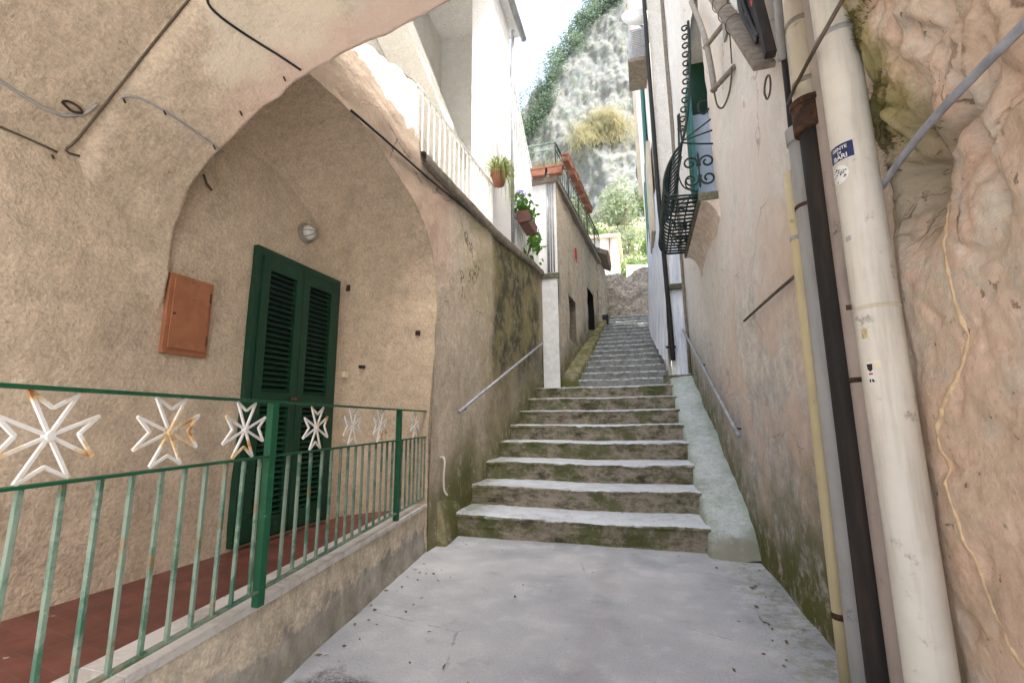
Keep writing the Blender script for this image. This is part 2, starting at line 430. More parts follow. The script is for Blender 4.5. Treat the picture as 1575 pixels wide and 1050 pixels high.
def m_stone(name, c1, c2, sc=6.5):
    M = Mat(name)
    v = M.vec(1, 1, 1.5)
    e = M.vor(sc, 'DISTANCE_TO_EDGE', vec=v); cl = M.vor(sc, 'F1', vec=v, out='Color')
    hs = M.t.nodes.new('ShaderNodeSeparateColor'); M.L(cl, hs.inputs[0])
    c = M.mix(hs.outputs[0], c1, c2)
    c = M.mix(M.sm(e, .10, .0, 0., .7), c, (.2, .18, .15))
    n = M.noise(9, 8, .7); c = M.mix(1., c, M.grey(M.sm(n, .3, .7, .7, 1.15)), 'MULTIPLY')
    g = M.sm(M.noise(1.8, 7, .7), .52, .65); c = M.mix(M.m('MULTIPLY', g, .4), c, (.14, .15, .08))
    M.done(c, .92, [(e, .6, .05), (n, .5, .03)], spec=.15)
    return M.mat
P['stone'] = m_stone('rubble_stone', (.60, .52, .43), (.42, .37, .31))

def m_tile():
    M = Mat('terracotta_tiles')
    br = M.t.nodes.new('ShaderNodeTexBrick'); mp = M.t.nodes.new('ShaderNodeMapping'); M.L(M.pos, mp.inputs[0])
    mp.inputs['Rotation'].default_value = (0, 0, R(10))
    M.L(mp.outputs[0], br.inputs[0]); br.offset = .5
    br.inputs['Color1'].default_value = (.125, .042, .03, 1); br.inputs['Color2'].default_value = (.155, .055, .04, 1)
    br.inputs['Mortar'].default_value = (.14, .07, .055, 1); br.inputs['Scale'].default_value = 1
    br.inputs['Mortar Size'].default_value = .003; br.inputs['Brick Width'].default_value = .15; br.inputs['Row Height'].default_value = .075
    n = M.noise(5, 8, .7); c = M.mix(1., br.outputs[0], M.grey(M.sm(n, .3, .7, .72, 1.2)), 'MULTIPLY')
    sp = M.sm(M.noise(9, 4, .6), .70, .74); c = M.mix(M.m('MULTIPLY', sp, .7), c, (.5, .42, .38))
    M.done(c, .5, [(br.outputs['Fac'], -.3, .004), (M.noise(30, 4, .6), .15, .01)], spec=.4)
    return M.mat
P['tile'] = m_tile()

def m_marble():
    M = Mat('white_marble')
    n = M.noise(3, 9, .7, dist=1.5); c = M.mix(M.sm(n, .45, .6), (.64, .62, .59), (.50, .48, .45))
    c = M.mix(M.sm(M.noise(6, 7, .7), .56, .68, 0, .5), c, (.36, .32, .26))
    M.done(c, .5, [(M.noise(40, 4, .6), .1, .005)], spec=.35); return M.mat
P['marble'] = m_marble()

def m_paint(name, c, worn, thr, rust=.0):
    M = Mat(name)
    n = M.noise(5, 8, .75, dist=.5); f = M.noise(45, 6, .7)
    k = M.mix(M.sm(n, thr, thr+.14), c, worn)
    k = M.mix(M.sm(f, .66, .71, 0, .7), k, (.40, .45, .38))
    if rust: k = M.mix(M.m('MULTIPLY', M.sm(M.noise(6.5, 7, .7), .56, .64), rust), k, (.24, .10, .03))
    M.done(k, .5, [(f, .25, .004)], spec=.4); return M.mat
P['green'] = m_paint('deep_green_paint', (.006, .085, .036), (.02, .12, .06), .52)
P['patina'] = m_paint('weathered_green_paint', (.05, .125, .08), (.175, .24, .185), .40, .5)
P['door'] = m_paint('dark_green_door_paint', (.004, .036, .016), (.006, .05, .022), .5)
def m_cross():
    M = Mat('rusty_white_paint')
    k = M.mix(M.sm(M.noise(8, 5, .6), .4, .6), (.78, .77, .74), (.70, .68, .63))
    n = M.noise(6.3, 5, .6); k = M.mix(M.sm(n, .53, .59, 0, .75), k, (.66, .42, .12))
    k = M.mix(M.sm(n, .59, .65, 0, .85), k, (.36, .12, .03))
    M.done(k, .55, [(M.noise(60, 4, .6), .2, .003)]); return M.mat
P['cross'] = m_cross()
P['box'] = simple('orange_brown_paint', (.31, .125, .06), .6, .2, 6., c2=(.26, .11, .058), thr=.55)
P['dark'] = simple('black_rubber', (.018, .017, .016), .6, .3)
P['cable_b'] = simple('old_brown_cable', (.11, .085, .06), .8, .3, 20)
P['rustm'] = simple('rusted_iron', (.05, .028, .018), .85, .4, 12., c2=(.10, .045, .024), bump=.3)
P['iron'] = simple('black_green_iron', (.014, .026, .022), .55, .3, 20)
P['gutterm'] = simple('grey_zinc', (.32, .33, .34), .5, .2, 5., c2=(.25, .25, .25), metal=.0)
def m_pipe(name, c, dirt, amt=.5, rough=.45, metal=0.):
    M = Mat(name)
    a = M.noise(1., 7, .65, vec=M.vec(14, 14, 1.3)); b = M.noise(9, 8, .7); f = M.noise(70, 4, .7)
    k = M.mix(M.m('MULTIPLY', M.sm(a, .46, .68), amt), c, dirt)
    k = M.mix(M.m('MULTIPLY', M.sm(b, .6, .7), amt), k, tuple(x*.5 for x in dirt))
    k = M.mix(1., k, M.grey(M.sm(M.noise(3, 6, .7), .3, .7, .9, 1.06)), 'MULTIPLY')
    M.done(k, rough, [(b, .1, .01), (f, .12, .003)], metal=metal, spec=.35); return M.mat
P['pvc'] = m_pipe('cream_white_pvc', (.62, .58, .50), (.44, .40, .32), .75)
P['yellow'] = m_pipe('yellow_gas_paint', (.60, .51, .30), (.50, .42, .27), .7)
P['zinc'] = m_pipe('grey_fibre_pipe', (.36, .355, .34), (.22, .21, .2), .7, .75)
P['cast'] = m_pipe('rusty_cast_iron', (.024, .022, .020), (.062, .042, .03), .7, .85)
P['beige'] = m_pipe('beige_pipe', (.56, .49, .36), (.42, .36, .27), .6)
P['rear'] = m_pipe('pinkish_grey_pipe', (.40, .335, .29), (.25, .22, .2), .9, .8)
P['alu'] = simple('galvanised_steel', (.33, .34, .37), .55, .3, 10., metal=.3)
P['terra'] = simple('terracotta', (.27, .115, .075), .85, .3, 6., c2=(.34, .19, .14), thr=.58)
P['whitep'] = simple('white_metal_paint', (.72, .72, .70), .5, .12, 9., c2=(.5, .45, .38), thr=.66)
P['brownp'] = simple('brown_plastic_planter', (.22, .11, .085), .6, .2)
P['teal'] = simple('teal_shutter_paint', (.03, .15, .14), .5, .2, 10.)
P['curtain'] = simple('white_curtain', (.60, .66, .74), .8, .1)
P['wood'] = simple('weathered_grey_wood', (.20, .165, .125), .85, .35, 14., bump=.4)
P['slab'] = simple('dark_mossy_slab', (.14, .125, .085), .9, .4, 8., bump=.4, c2=(.09, .10, .05))
P['roof'] = simple('old_roof_tiles', (.17, .125, .095), .9, .4, 9., c2=(.25, .2, .16), bump=.3)
P['redroof'] = simple('pink_roof_tiles', (.66, .54, .45), .9, .25, 3., bump=.2)
P['red'] = simple('red_spray_paint', (.42, .05, .04), .8, .2)
P['darkin'] = simple('dark_interior', (.012, .012, .012), .9, .2)
P['glass'] = simple('frosted_lamp_glass', (.62, .60, .55), .25, .1, spec=.6)
P['lampb'] = simple('lamp_grey_metal', (.24, .21, .17), .6, .25, 20)
P['foam'] = simple('yellow_seam_mortar', (.60, .44, .27), .95, .2, 30., bump=.6, bscale=60)
P['blue'] = simple('navy_sticker', (.018, .025, .085), .4, .1)
P['paper'] = simple('white_paper', (.72, .71, .67), .6, .06)
P['cream_st'] = simple('cream_sticker', (.66, .6, .42), .5, .1, 40)
P['ochre_st'] = simple('ochre_sticker', (.48, .38, .18), .6, .3, 60, c2=(.56, .5, .36))
P['ink'] = simple('black_ink', (.02, .018, .018), .6, .1)
P['inkred'] = simple('red_ink', (.40, .06, .07), .6, .1)
def m_sheet():
    M = Mat('white_plastic_sheet')
    a = M.noise(1., 7, .7, vec=M.vec(9, 9, .8), dist=.8)
    k = M.mix(M.sm(a, .4, .65), (.88, .90, .93), (.60, .67, .78))
    M.done(k, .5, [(a, .6, .05)]); return M.mat
P['sheet'] = m_sheet()
def m_leaf(name, c1, c2, c3=None, sc=2.):
    M = Mat(name)
    rnd = M.geo.outputs['Random Per Island']
    k = M.mix(rnd, c1, c2)
    if c3: k = M.mix(M.sm(M.noise(sc, 4, .6), .45, .6), k, c3)
    M.done(k, .6, [], spec=.25, trans=tuple(x*1.3 for x in c2)); return M.mat
P['leaf'] = m_leaf('bright_leaves', (.05, .14, .02), (.10, .22, .035))
P['spider'] = m_leaf('spider_plant_leaves', (.10, .19, .035), (.34, .38, .14))
P['dryleaf'] = m_leaf('dry_stems', (.20, .19, .09), (.30, .27, .16))
P['forest'] = m_leaf('forest_leaves', (.085, .135, .085), (.15, .205, .14), (.12, .18, .135), .35)  # lightened greens put distance haze into the leaf colour
P['bush'] = m_leaf('bush_leaves', (.07, .13, .035), (.15, .22, .07), (.12, .17, .09), 1.)
P['bushpale'] = m_leaf('pale_shrub_leaves', (.14, .19, .10), (.27, .31, .20), (.2, .26, .17), .6)
P['ochre'] = m_leaf('ochre_grass', (.23, .21, .10), (.33, .30, .17), (.2, .2, .11), .4)
P['grass'] = m_leaf('hill_grass', (.22, .25, .12), (.36, .37, .23), (.28, .30, .12), .3)
P['hydr'] = m_leaf('blue_petals', (.16, .2, .50), (.30, .30, .62))
def m_cliff():
    M = Mat('limestone_cliff')
    v = M.vec(.2, .2, .12)
    a = M.noise(1., 9, .68, vec=v); b = M.noise(4.5, 9, .75, vec=v); f = M.noise(1.6, 9, .78)
    c = M.ramp(a, [(.30, (.16, .18, .195)), (.45, (.205, .212, .212)), (.56, (.235, .232, .22)), (.70, (.19, .205, .21))])
    c = M.mix(M.m('MULTIPLY', M.sm(b, .5, .38), .8), c, (.16, .185, .205))  # bluish low-contrast tones put haze and crevice shade into the rock colour
    c = M.mix(M.m('MULTIPLY', M.sm(f, .49, .57), .7), c, (.12, .16, .10))
    c = M.mix(M.m('MULTIPLY', M.sm(b, .58, .66), .5), c, (.36, .33, .29))
    M.done(c, .95, [(b, .5, .5), (f, .8, .35)], spec=.1); return M.mat
P['cliff'] = m_cliff()
def m_hill():
    M = Mat('dry_hillside')
    a = M.noise(.35, 8, .65); b = M.noise(2, 8, .7)
    c = M.ramp(a, [(.35, (.18, .21, .09)), (.5, (.38, .37, .27)), (.65, (.5, .48, .41))])
    c = M.mix(M.sm(b, .5, .65, 0, .7), c, (.23, .26, .12))
    M.done(c, .95, [(b, .7, .3)], spec=.1); return M.mat
P['hill'] = m_hill()

# ------------------------------------------------------------------ the setting
g = MB().grid(lambda u, v: (lerp(-90, 90, u), lerp(-60, 120, v), 0), 4, 4).build('ground', P['ground'])
tag(g, kind='structure')

# upper lane at the head of the stairs, hillside and cliff
up = MB().box(-1.6, .6, 18.25, 24., 5.0, 5.25).build('upper_path', P['ramp']); tag(up, kind='structure')
def hillz(x, y):
    return 5.0 + (y - 20) * .60 + .5*fbm((x, y, 0), .25) + .9*fbm((x, y, 5), .08, 3)
hl = MB().grid(lambda u, v: (lerp(-40, 30, u), lerp(20.5, 66, v), hillz(lerp(-40, 30, u), lerp(20.5, 66, v)) - .8), 70, 50).build('hill', P['hill'], smooth=True)
tag(hl, kind='structure')

TOP = [(-30, 26), (-24, 34), (-19, 44), (-16.5, 49), (-14, 53), (-11.5, 56), (-9, 61), (-6.5, 66), (-3, 70), (4, 76), (14, 80)]
def cliff_pt(x, z):
    y = 60 + (z - 30) * .16 - 2.2*fbm((x, z*.5, 0), .09, 3) - .7*fbm((x, z*.7, 4), .3, 5) - .35*fbm((x*1.4, z*.7, 8), 1.1, 4)
    return Vector((x, y, z))
def cl(u, v):
    x = lerp(-30, 14, u); zt = interp(TOP, x) + 1.2*fbm((x, 0, 9), .4)
    return cliff_pt(x, lerp(10, zt, v))
ck = MB().grid(cl, 190, 260)
ck.grid(lambda u, v: cl(u, 1) + Vector((0, 22*v, -3*v)), 190, 4)
ck = ck.build('cliff', P['cliff'], smooth=True); tag(ck, kind='structure')

def leafcloud(mb, c, rx, ry, rz, n, size, fill=.5, rnd=random):
    for _ in range(n):
        while True:
            d = Vector((rnd.uniform(-1, 1), rnd.uniform(-1, 1), rnd.uniform(-1, 1)))
            if .02 < d.length <= 1: break
        d = d.normalized() * (d.length ** fill)
        p = Vector(c) + Vector((d.x*rx, d.y*ry, d.z*rz))
        leaf(mb, p, size*rnd.uniform(.6, 1.3), rnd)
def leaf(mb, p, s, rnd=random, up=None):
    a = Vector((rnd.gauss(0, 1), rnd.gauss(0, 1), rnd.gauss(0, .7))).normalized()
    b = a.cross(Vector((rnd.gauss(0, 1), rnd.gauss(0, 1), rnd.gauss(0, 1)))).normalized()
    c = a.cross(b)
    mb.add([p - a*s*.5, p + b*s*.24 + c*s*.08, p + a*s*.5, p - b*s*.24 + c*s*.08], [(0, 1, 2, 3)])

# forest along the skyline of the cliff: one far-off mass
fo = MB(); rr = random.Random(3)
for i in range(150):
    x = rr.uniform(-22, 4); zt = interp(TOP, x)
    dz = rr.random()**1.3 * (7.5 if x < -11 else 6.)
    if x < -12: dz += rr.random()*6
    z = zt - dz + 1.2
    p = cliff_pt(x, z); r = rr.uniform(.8, 1.9)
    leafcloud(fo, p + Vector((0, -.6, .3)), r, r*.8, r*rr.uniform(.8, 1.3), 190, .34, .6, rr)
fo = fo.build('forest', P['forest']); tag(fo, 'dark green woodland clinging along the top edge of the cliff', 'woodland', kind='stuff')
# ochre grass hanging over the cave mouth
oc = MB(); rr = random.Random(5)
for i in range(4200):
    x = rr.gauss(-4.0, 2.2); z = 43.2 + rr.gauss(0, 1.5) - abs(x+3.5)*.25
    if x < -9 or x > 2: continue
    p = cliff_pt(x, z) + Vector((0, -.5 - rr.random()*.9, 0))
    L = rr.uniform(.5, 1.6); t = Vector((rr.gauss(0, .45), -.35, -1)).normalized(); w = Vector((rr.uniform(.02, .06), 0, .02))
    oc.add([p - w, p + w, p + t*L], [(0, 1, 2)])
oc = oc.build('hanging_grass', P['ochre']); tag(oc, 'ochre dry grass hanging down the middle of the pale cliff', 'grass', kind='stuff')
gr = MB(); rr = random.Random(6)
for i in range(9000):
    x = rr.uniform(-16, 8); y = rr.uniform(24, 58); z = hillz(x, y) - .8
    if noise.noise(Vector((x*.3, y*.3, 2))) < -.05: continue
    p = Vector((x, y, z)); L = rr.uniform(.2, .75)
    t = Vector((rr.gauss(0, .4), rr.gauss(0, .4), 1)).normalized(); w = Vector((rr.uniform(.04, .12), 0, 0))
    gr.add([p - w, p + w, p + t*L], [(0, 1, 2)])
gr = gr.build('grass', P['grass']); tag(gr, 'pale dry grass and weeds covering the slope below the cliff', 'grass', kind='stuff')

def bush(px, py, r, h, m, label, n=420, size=.3, trunk=True):
    z = hillz(px, py) - .9
    rr = random.Random(int(px*91 + py*17))
    b = empty('shrub', (px, py, z), label, 'shrub', 'shrubs on the slope under the cliff')
    f = MB()
    for k in range(9):
        a = rr.uniform(0, 6.28); q = rr.random()**.5
        c = (px + math.cos(a)*r*.6*q, py + math.sin(a)*r*.6*q, z + h*rr.uniform(.3, .82))
        leafcloud(f, c, r*.5, r*.5, h*.28, n//9, size, .6, rr)
    f.build('foliage', m, b)
    t = MB()
    for k in range(3):
        t.tube(smoothline([(px, py, z - .2), (px + rr.uniform(-.2, .2)*r, py, z + h*.3), (px + rr.uniform(-.6, .6)*r, py + rr.uniform(-.3, .3), z + h*.65)], 3), [.09*r]*2 + [.06*r]*3 + [.03*r]*2, 5)
    t.build('stem', P['wood'], b)
for a in [(-1.2, 49, 2.8, 6.5, 'bushpale', 'tall pale grey-green tree right under the ochre grass', 1500, .45),
          (-5.2, 50, 2.2, 5.0, 'bushpale', 'rounded pale shrub left of the tall tree, against the cliff foot', 1000, .42),
          (1.6, 46, 2.4, 5.5, 'bush', 'mid green shrub half hidden by the tall cream house', 1000, .4),
          (-3.0, 41, 1.6, 3.2, 'bush', 'green shrub above the row of terracotta planters', 800, .32),
          (-.4, 38, 1.7, 2.6, 'bushpale', 'low pale shrub in the middle of the dry slope', 700, .3),
          (-8.8, 52, 2.2, 4.5, 'bushpale', 'pale shrub behind the roof terrace railing', 900, .4),
          (.2, 28.2, 1.5, 2.3, 'bush', 'bright green bush on the bank just above the end wall', 1300, .2),
          (-2.6, 33, 1.3, 1.8, 'bush', 'small green bush beside the far white house roof', 700, .22),
          (.8, 34, 1.4, 2.4, 'bush', 'green shrub on the slope behind the bright green bush', 800, .25)]:
    bush(a[0], a[1], a[2], a[3], P[a[4]], a[5], a[6], a[7])

# ------------------------------------------------------------------ flights of stairs
def zstep(i): return .245 * (i + 1)
st = empty('lower_stairs', (-.9, 5.1, 0), 'broad worn flight of eight mossy stone steps rising from the paving', 'stairs')
for i in range(8):
    y0 = 5.1 + .6*i; z1 = zstep(i); z0 = z1 - .245 - (.04 if i == 0 else .03)
    y1 = y0 + .64 if i < 7 else 10.34
    prof = [(0, z0), (.006, lerp(z0, z1, .4)), (.0, lerp(z0, z1, .75)), (-.012, z1 - .035), (-.004, z1 - .012), (.018, z1)]
    prof = [(y0 + a, b) for a, b in prof] + [(lerp(y0 + .07, y1, k/6), z1 + .004*(k == 6)) for k in range(7)]
    def fn(u, v, prof=prof, y0=y0, z1=z1, i=i):
        k = min(len(prof)-2, int(v*(len(prof)-1))); t = v*(len(prof)-1) - k
        y = lerp(prof[k][0], prof[k+1][0], t); z = lerp(prof[k][1], prof[k+1][1], t)
        x = lerp(-2.34, .56, u)
        d = .017*fbm((x, y*2, i*3.), 2.2) + .012*fbm((x, y, z + i*7), 8)
        wear = -.016*math.exp(-((x + .6)/.7)**2) if z > z1 - .03 else 0
        skew = .03*(x + .9)*-.6
        return (x, y + d*1.6 + skew, z + d*.5 + wear)
    MB().grid(fn, 90, len(prof)-1).build('step', P['step'], st, smooth=False)

st2 = empty('upper_stairs', (-.6, 10.3, 1.96), 'long narrow cobbled flight climbing to the rubble end wall', 'stairs')
for i in range(16):
    y0 = 10.34 + .5*i; z1 = 1.975 + .205*(i + 1); z0 = z1 - .235
    xl = lerp(-1.42, -1.15, i/15); xr = lerp(.62, .36, i/15)
    prof = [(y0, z0), (y0 + .004, lerp(z0, z1, .5)), (y0 - .01, z1 - .02), (y0 + .02, z1), (y0 + .2, z1 + .006), (y0 + .53, z1 + .012)]
    def fn(u, v, prof=prof, xl=xl, xr=xr, i=i):
        k = min(len(prof)-2, int(v*(len(prof)-1))); t = v*(len(prof)-1) - k
        y = lerp(prof[k][0], prof[k+1][0], t); z = lerp(prof[k][1], prof[k+1][1], t); x = lerp(xl, xr, u)
        d = .02*fbm((x, y, i*5.), 3.5)
        return (x, y + d*1.3, z + d)
    MB().grid(fn, 40, len(prof)-1).build('step', P['step2'], st2)

def curbf(u, v):
    y = lerp(10.2, 18.3, v); xr = lerp(-1.40, -1.14, (y - 10.34)/7.5); zz = 1.975 + max(0, (y - 10.3))*.41 + .30
    k = min(3, int(u*4)); t = u*4 - k
    pr = [(xr, 1.6), (xr, zz - .03), (xr - .04, zz), (xr - .4, zz + .02), (xr - .6, zz + .02)]
    p = (lerp(pr[k][0], pr[k+1][0], t), y, lerp(pr[k][1], pr[k+1][1], t))
    q = .02*fbm(p, 3.); return (p[0] + q, p[1], p[2] + q)
cu_ = MB().grid(curbf, 16, 90)
cu_.add([(-1.40, 10.2, 1.6), (-2.0, 10.2, 1.6), (-2.0, 10.2, 2.29), (-1.44, 10.2, 2.27), (-1.40, 10.2, 2.25)], [(0, 1, 2, 3, 4)])
cu_ = cu_.build('stone_curb', P['narrow'], smooth=True)
tag(cu_, 'rubble stone curb along the left edge of the narrow upper stairs', 'curb')

# smooth mortar ramp between the steps and the right-hand wall
def rampz(y): return .17 + max(0, y - 5.1)*.408 + .05
def rf(u, v):
    y = lerp(4.86, 9.75, v); x = lerp(.50 + .02*fbm((0, y, 3), .9), 1.0, u)
    base = rampz(y) if y > 5.12 else lerp(-.03, rampz(5.12), math.sin(max(0, min(1, (y - 4.86)/.26))*math.pi/2)**1.2)
    edge = -.03*(1 - sstep(0, .2, u))
    if u == 0: base = -.05
    return (x, y, min(base + edge + .05*u + .02*fbm((x, y, 1), 2.5), 2.15))
rp = MB().grid(rf, 14, 120).build('mortar_ramp', P['ramp'], smooth=True)
tag(rp, 'pale green-grey mortar ramp sloping beside the steps under the right wall', 'ramp')
cb = MB().grid(lambda u, v: (lerp(.4, .98, u), 9.75 + .02*fbm((u*3, v*3, 0), 2), lerp(1.9, 2.17, v)), 10, 6)
cb.grid(lambda u, v: (lerp(.4, .98, u), lerp(9.75, 10.02, v), 2.17 + .02*fbm((u*4, v*4, 1), 2)), 10, 6)
cb = cb.build('stone_block', P['step'], smooth=False); tag(cb, 'low mossy stone block at the head of the mortar ramp', 'stone block')

# dry leaves and grit along the foot of the walls
lt = MB(); rr = random.Random(50)
for i in range(150):
    y = rr.uniform(1.4, 5.0)
    x = rr.choice([.90 - abs(rr.gauss(0, .22)), interp([(1.27, -1.70), (2.86, -1.93), (4.75, -2.2)], y) + abs(rr.gauss(0, .22)), rr.uniform(-1.6, .8)])
    z = .006
    if rr.random() < .3:
        i_ = rr.randrange(7); x = rr.uniform(-2.1, .45); y = 5.1 + .6*i_ + .57 - abs(rr.gauss(0, .08)); z = zstep(i_) + .012
    sz = rr.uniform(.008, .028); a = rr.uniform(0, 6.3); ca, sa = math.cos(a)*sz, math.sin(a)*sz; q = rr.uniform(.002, .012)
    lt.add([(x - ca, y - sa, z), (x + sa*.4, y - ca*.4, z + q), (x + ca, y + sa, z + q*.5), (x - sa*.4, y + ca*.4, z)], [(0, 1, 2), (0, 2, 3)])
lt = lt.build('litter', m_leaf('litter', (.10, .075, .04), (.26, .21, .12))); tag(lt, 'scattered dry leaf bits and grit on the paving and steps', 'litter', kind='stuff')

# ------------------------------------------------------------------ the vaulted passage
pas = empty('vaulted_passage', (-2.8, 1, .4), 'rough beige plastered vaulted passage with an arched niche over the tiled terrace', 'building')
def rough(p, amp, sc=3.):
    return amp*fbm(p, sc)
XW = -2.80
def swall(u, v):
    y = lerp(-.8, 3.9, u); z = lerp(.3, 3.7, v)
    return (XW + rough((0, y, z), .012, 2.) - .05*sstep(1.0, .4, z)*sstep(2.6, 1.2, y), y, z)
o_sw = MB().grid(swall, 90, 70).build('side_wall', P['passage'], pas, smooth=True)

PN = [(-2.85, 2.0), (-2.83, 2.4), (-2.805, 2.72), (-2.53, 3.13), (-2.17, 3.47), (-1.75, 3.77), (-1.2, 3.98), (-.6, 4.05), (0, 4.0), (.35, 3.88)]
PF = [(-2.86, 1.7), (-2.80, 2.0), (-2.775, 2.2), (-2.77, 2.4), (-2.755, 2.595), (-2.66, 2.79), (-2.5, 2.955), (-2.23, 3.157), (-2.04, 3.27), (-1.86, 3.376), (-1.72, 3.42), (-1.476, 3.48), (-1.2, 3.53), (-.885, 3.595), (-.4, 3.70), (0, 3.72), (.35, 3.64)]
NP = 110
pn = resample([(a, b, 0) for a, b in PN], NP); pf = resample([(a, b, 0) for a, b in PF], NP)
# pair the two profiles by angle about a point low in the middle so the crease runs straight
def by_angle(pts, n, c=(-.9, 1.4)):
    P2 = resample(pts, 900); out = []
    A = [math.atan2(p.y - c[1], p.x - c[0]) for p in P2]
    A = [a if a > -1 else a + 2*math.pi for a in A]
    a0, a1 = A[0], A[-1]
    for i in range(n):
        t = lerp(a0, a1, i/(n-1)); k = min(range(len(A)), key=lambda j: abs(A[j] - t)); out.append(P2[k])
    return out
pn = by_angle([(a, b, 0) for a, b in PN], NP); pf = by_angle(smoothline([(a, b, 0) for a, b in PF[:1] + PF[2:4] + PF[5:7] + PF[8::2] + ([] if (len(PF) - 8) % 2 else PF[-1:])], 10), NP)
YS = [-.8 + .115*k for k in range(20)] + [1.47, 1.49, 1.505, 1.52, 1.54] + [1.57 + .0355*k for k in range(12)] + [1.985, 2.0, 2.012]  # vault stops short behind the camera to let fill light in
def wrib(y):
    if y < 1.49: return 0.
    return min(1., .30*sstep(1.49, 1.55, y) + .70*((y - 1.49)/.51)**1.1) if y < 2 else 1.
def vaultp(i, k):
    y = YS[i]; w = wrib(y)
    a, b = pn[k], pf[k]; x = lerp(a.x, b.x, w); z = lerp(a.y, b.y, w)
    p = Vector((x, y, z))
    n = Vector((-.9 - x, 0, 1.4 - z)).normalized()
    am = rough(p, .016, 1.6) + rough(p, .011, 6.)
    if y > 1.85: am += .010*fbm((x*1.3, 0, z), 4.)*sstep(1.85, 2.0, y)
    e = .008*fbm((x, 5, z), 5.)*sstep(1.9, 2.0, y)
    if y >= 2.0: am -= (y - 2.0)*1.5
    return p + n*am + Vector((0, e*1.6, 0))
vb = MB()
for i in range(len(YS)):
    for k in range(NP): vb.v.append(tuple(vaultp(i, k)))
for i in range(len(YS)-1):
    for k in range(NP-1): vb.f.append((i*NP+k, i*NP+k+1, (i+1)*NP+k+1, (i+1)*NP+k))
o_va = vb.build('ceiling_vault', P['passage'], pas, smooth=True)
# outer face of the arch towards the alley, back face and roof: unseen, added to block light
for (i, yy) in ((len(YS)-1, 2.03), (0, -.82)):
    fb = MB(); b0 = len(fb.v)
    for k in range(NP):
        p = vaultp(i, k); fb.v.append((p.x, p.y, p.z)); fb.v.append((p.x, yy, max(p.z + .01, 4.34)))
    for k in range(NP-1): fb.f.append((b0+2*k, b0+2*k+2, b0+2*k+3, b0+2*k+1))
    fb.build('arch_face', P['left'], pas)
MB().box(-5.5, 1.6, -.85, 2.04, 4.3, 4.45).build('light_block_roof', P['left'], pas)
MB().box(-5.5, -2.9, -.85, -.75, 0, 4.3).build('rear_wall', P['left'], pas)

# niche: splayed jamb and vault between the door wall and the opening in the outer wall
NO = [(4.46, -.02), (4.46, .5), (4.45, 1.5), (4.45, 2.62), (4.40, 2.9), (4.3, 3.13), (4.13, 3.32), (3.95, 3.46), (3.7, 3.57), (3.43, 3.65), (3.2, 3.71), (2.97, 3.745), (2.7, 3.75), (2.4, 3.72), (1.9, 3.66)]
NI = [(3.74, .3), (3.74, .6), (3.74, 1.5), (3.70, 2.3), (3.62, 2.62), (3.5, 2.85), (3.3, 3.08), (3.05, 3.24), (2.8, 3.34), (2.55, 3.38), (2.3, 3.36), (2.1, 3.32), (1.9, 3.27)]
no = resample([(a, b, 0) for a, b in NO], 90); ni = resample([(a - .12*sstep(.4, 2., b), b - .06*sstep(2, 3, b), 0) for a, b in NI], 90)
def nf(u, v):
    k = round(v*89); a = ni[k]; b = no[k]
    t = u; x = lerp(XW - .03, -2.14, t)
    s = math.sin(t*math.pi/2)
    y = lerp(a.x, b.x, t); z = lerp(a.y, b.y, t)
    p = Vector((x, y, z)); q = (rough(p, .014, 2.2) + rough(p, .006, 8.))*(1 - t**6)
    xe = lerp(-2.20, -2.13, sstep(.5, 3.2, b.y)) + .02*fbm((0, b.x, b.y), 1.2) + .008*fbm((0, b.x, b.y), 6.) - .002
    p.x = lerp(XW - .02, xe, t**1.75)
    return p + Vector((q*.4, -q, -q))
o_ni = MB().grid(nf, 26, 89).build('niche_vault', P['niche'], pas, smooth=True)

# louvred door in the side wall: part of the passage building
dz0, dz1, dy0, dy1 = .45, 2.635, 2.63, 3.62
dr = MB()
dr.box(XW-.02, XW+.045, dy0, dy0+.055, dz0, dz1).box(XW-.02, XW+.045, dy1-.055, dy1, dz0, dz1).box(XW-.02, XW+.045, dy0+.055, dy1-.055, dz1-.06, dz1)
door = dr.build('shutter_door', P['door'], pas, bevel=.004)
MB().box(XW-.01, XW+.012, dy0+.055, dy1-.055, dz0, dz1-.06).build('backing_panel', P['darkin'], door)
ym = (dy0 + dy1)/2
for (a, b) in ((dy0+.058, ym-.003), (ym+.003, dy1-.058)):
    lf = MB(); x0, x1 = XW+.014, XW+.055; za, zb = dz0+.02, dz1-.064
    s = .075
    lf.box(x0, x1, a, a+s, za, zb).box(x0, x1, b-s, b, za, zb)
    rails = [(za, za+.14), (1.42, 1.53), (zb-.10, zb)]
    for q, r in rails: lf.box(x0, x1-.002, a+s, b-s, q, r)
    for q, r in ((za+.14, 1.42), (1.53, zb-.10)):
        n = int((r-q)/.042)
        for k in range(n):
            z = q + (r-q)*(k+.5)/n
            lf.bar(((x0+x1)/2-.004, a+s, z), ((x0+x1)/2-.004, b-s, z), .044, .008, (.75, 0, 1))
    lf.build('shutter_leaf', P['door'], door)
MB().lathe((XW+.055, ym-.04, 1.48), [(.018, 0), (.018, .012), (.01, .02), (.02, .03), (.02, .045)], 12, (1, 0, 0)).build('door_knob', P['rustm'], door, smooth=True)

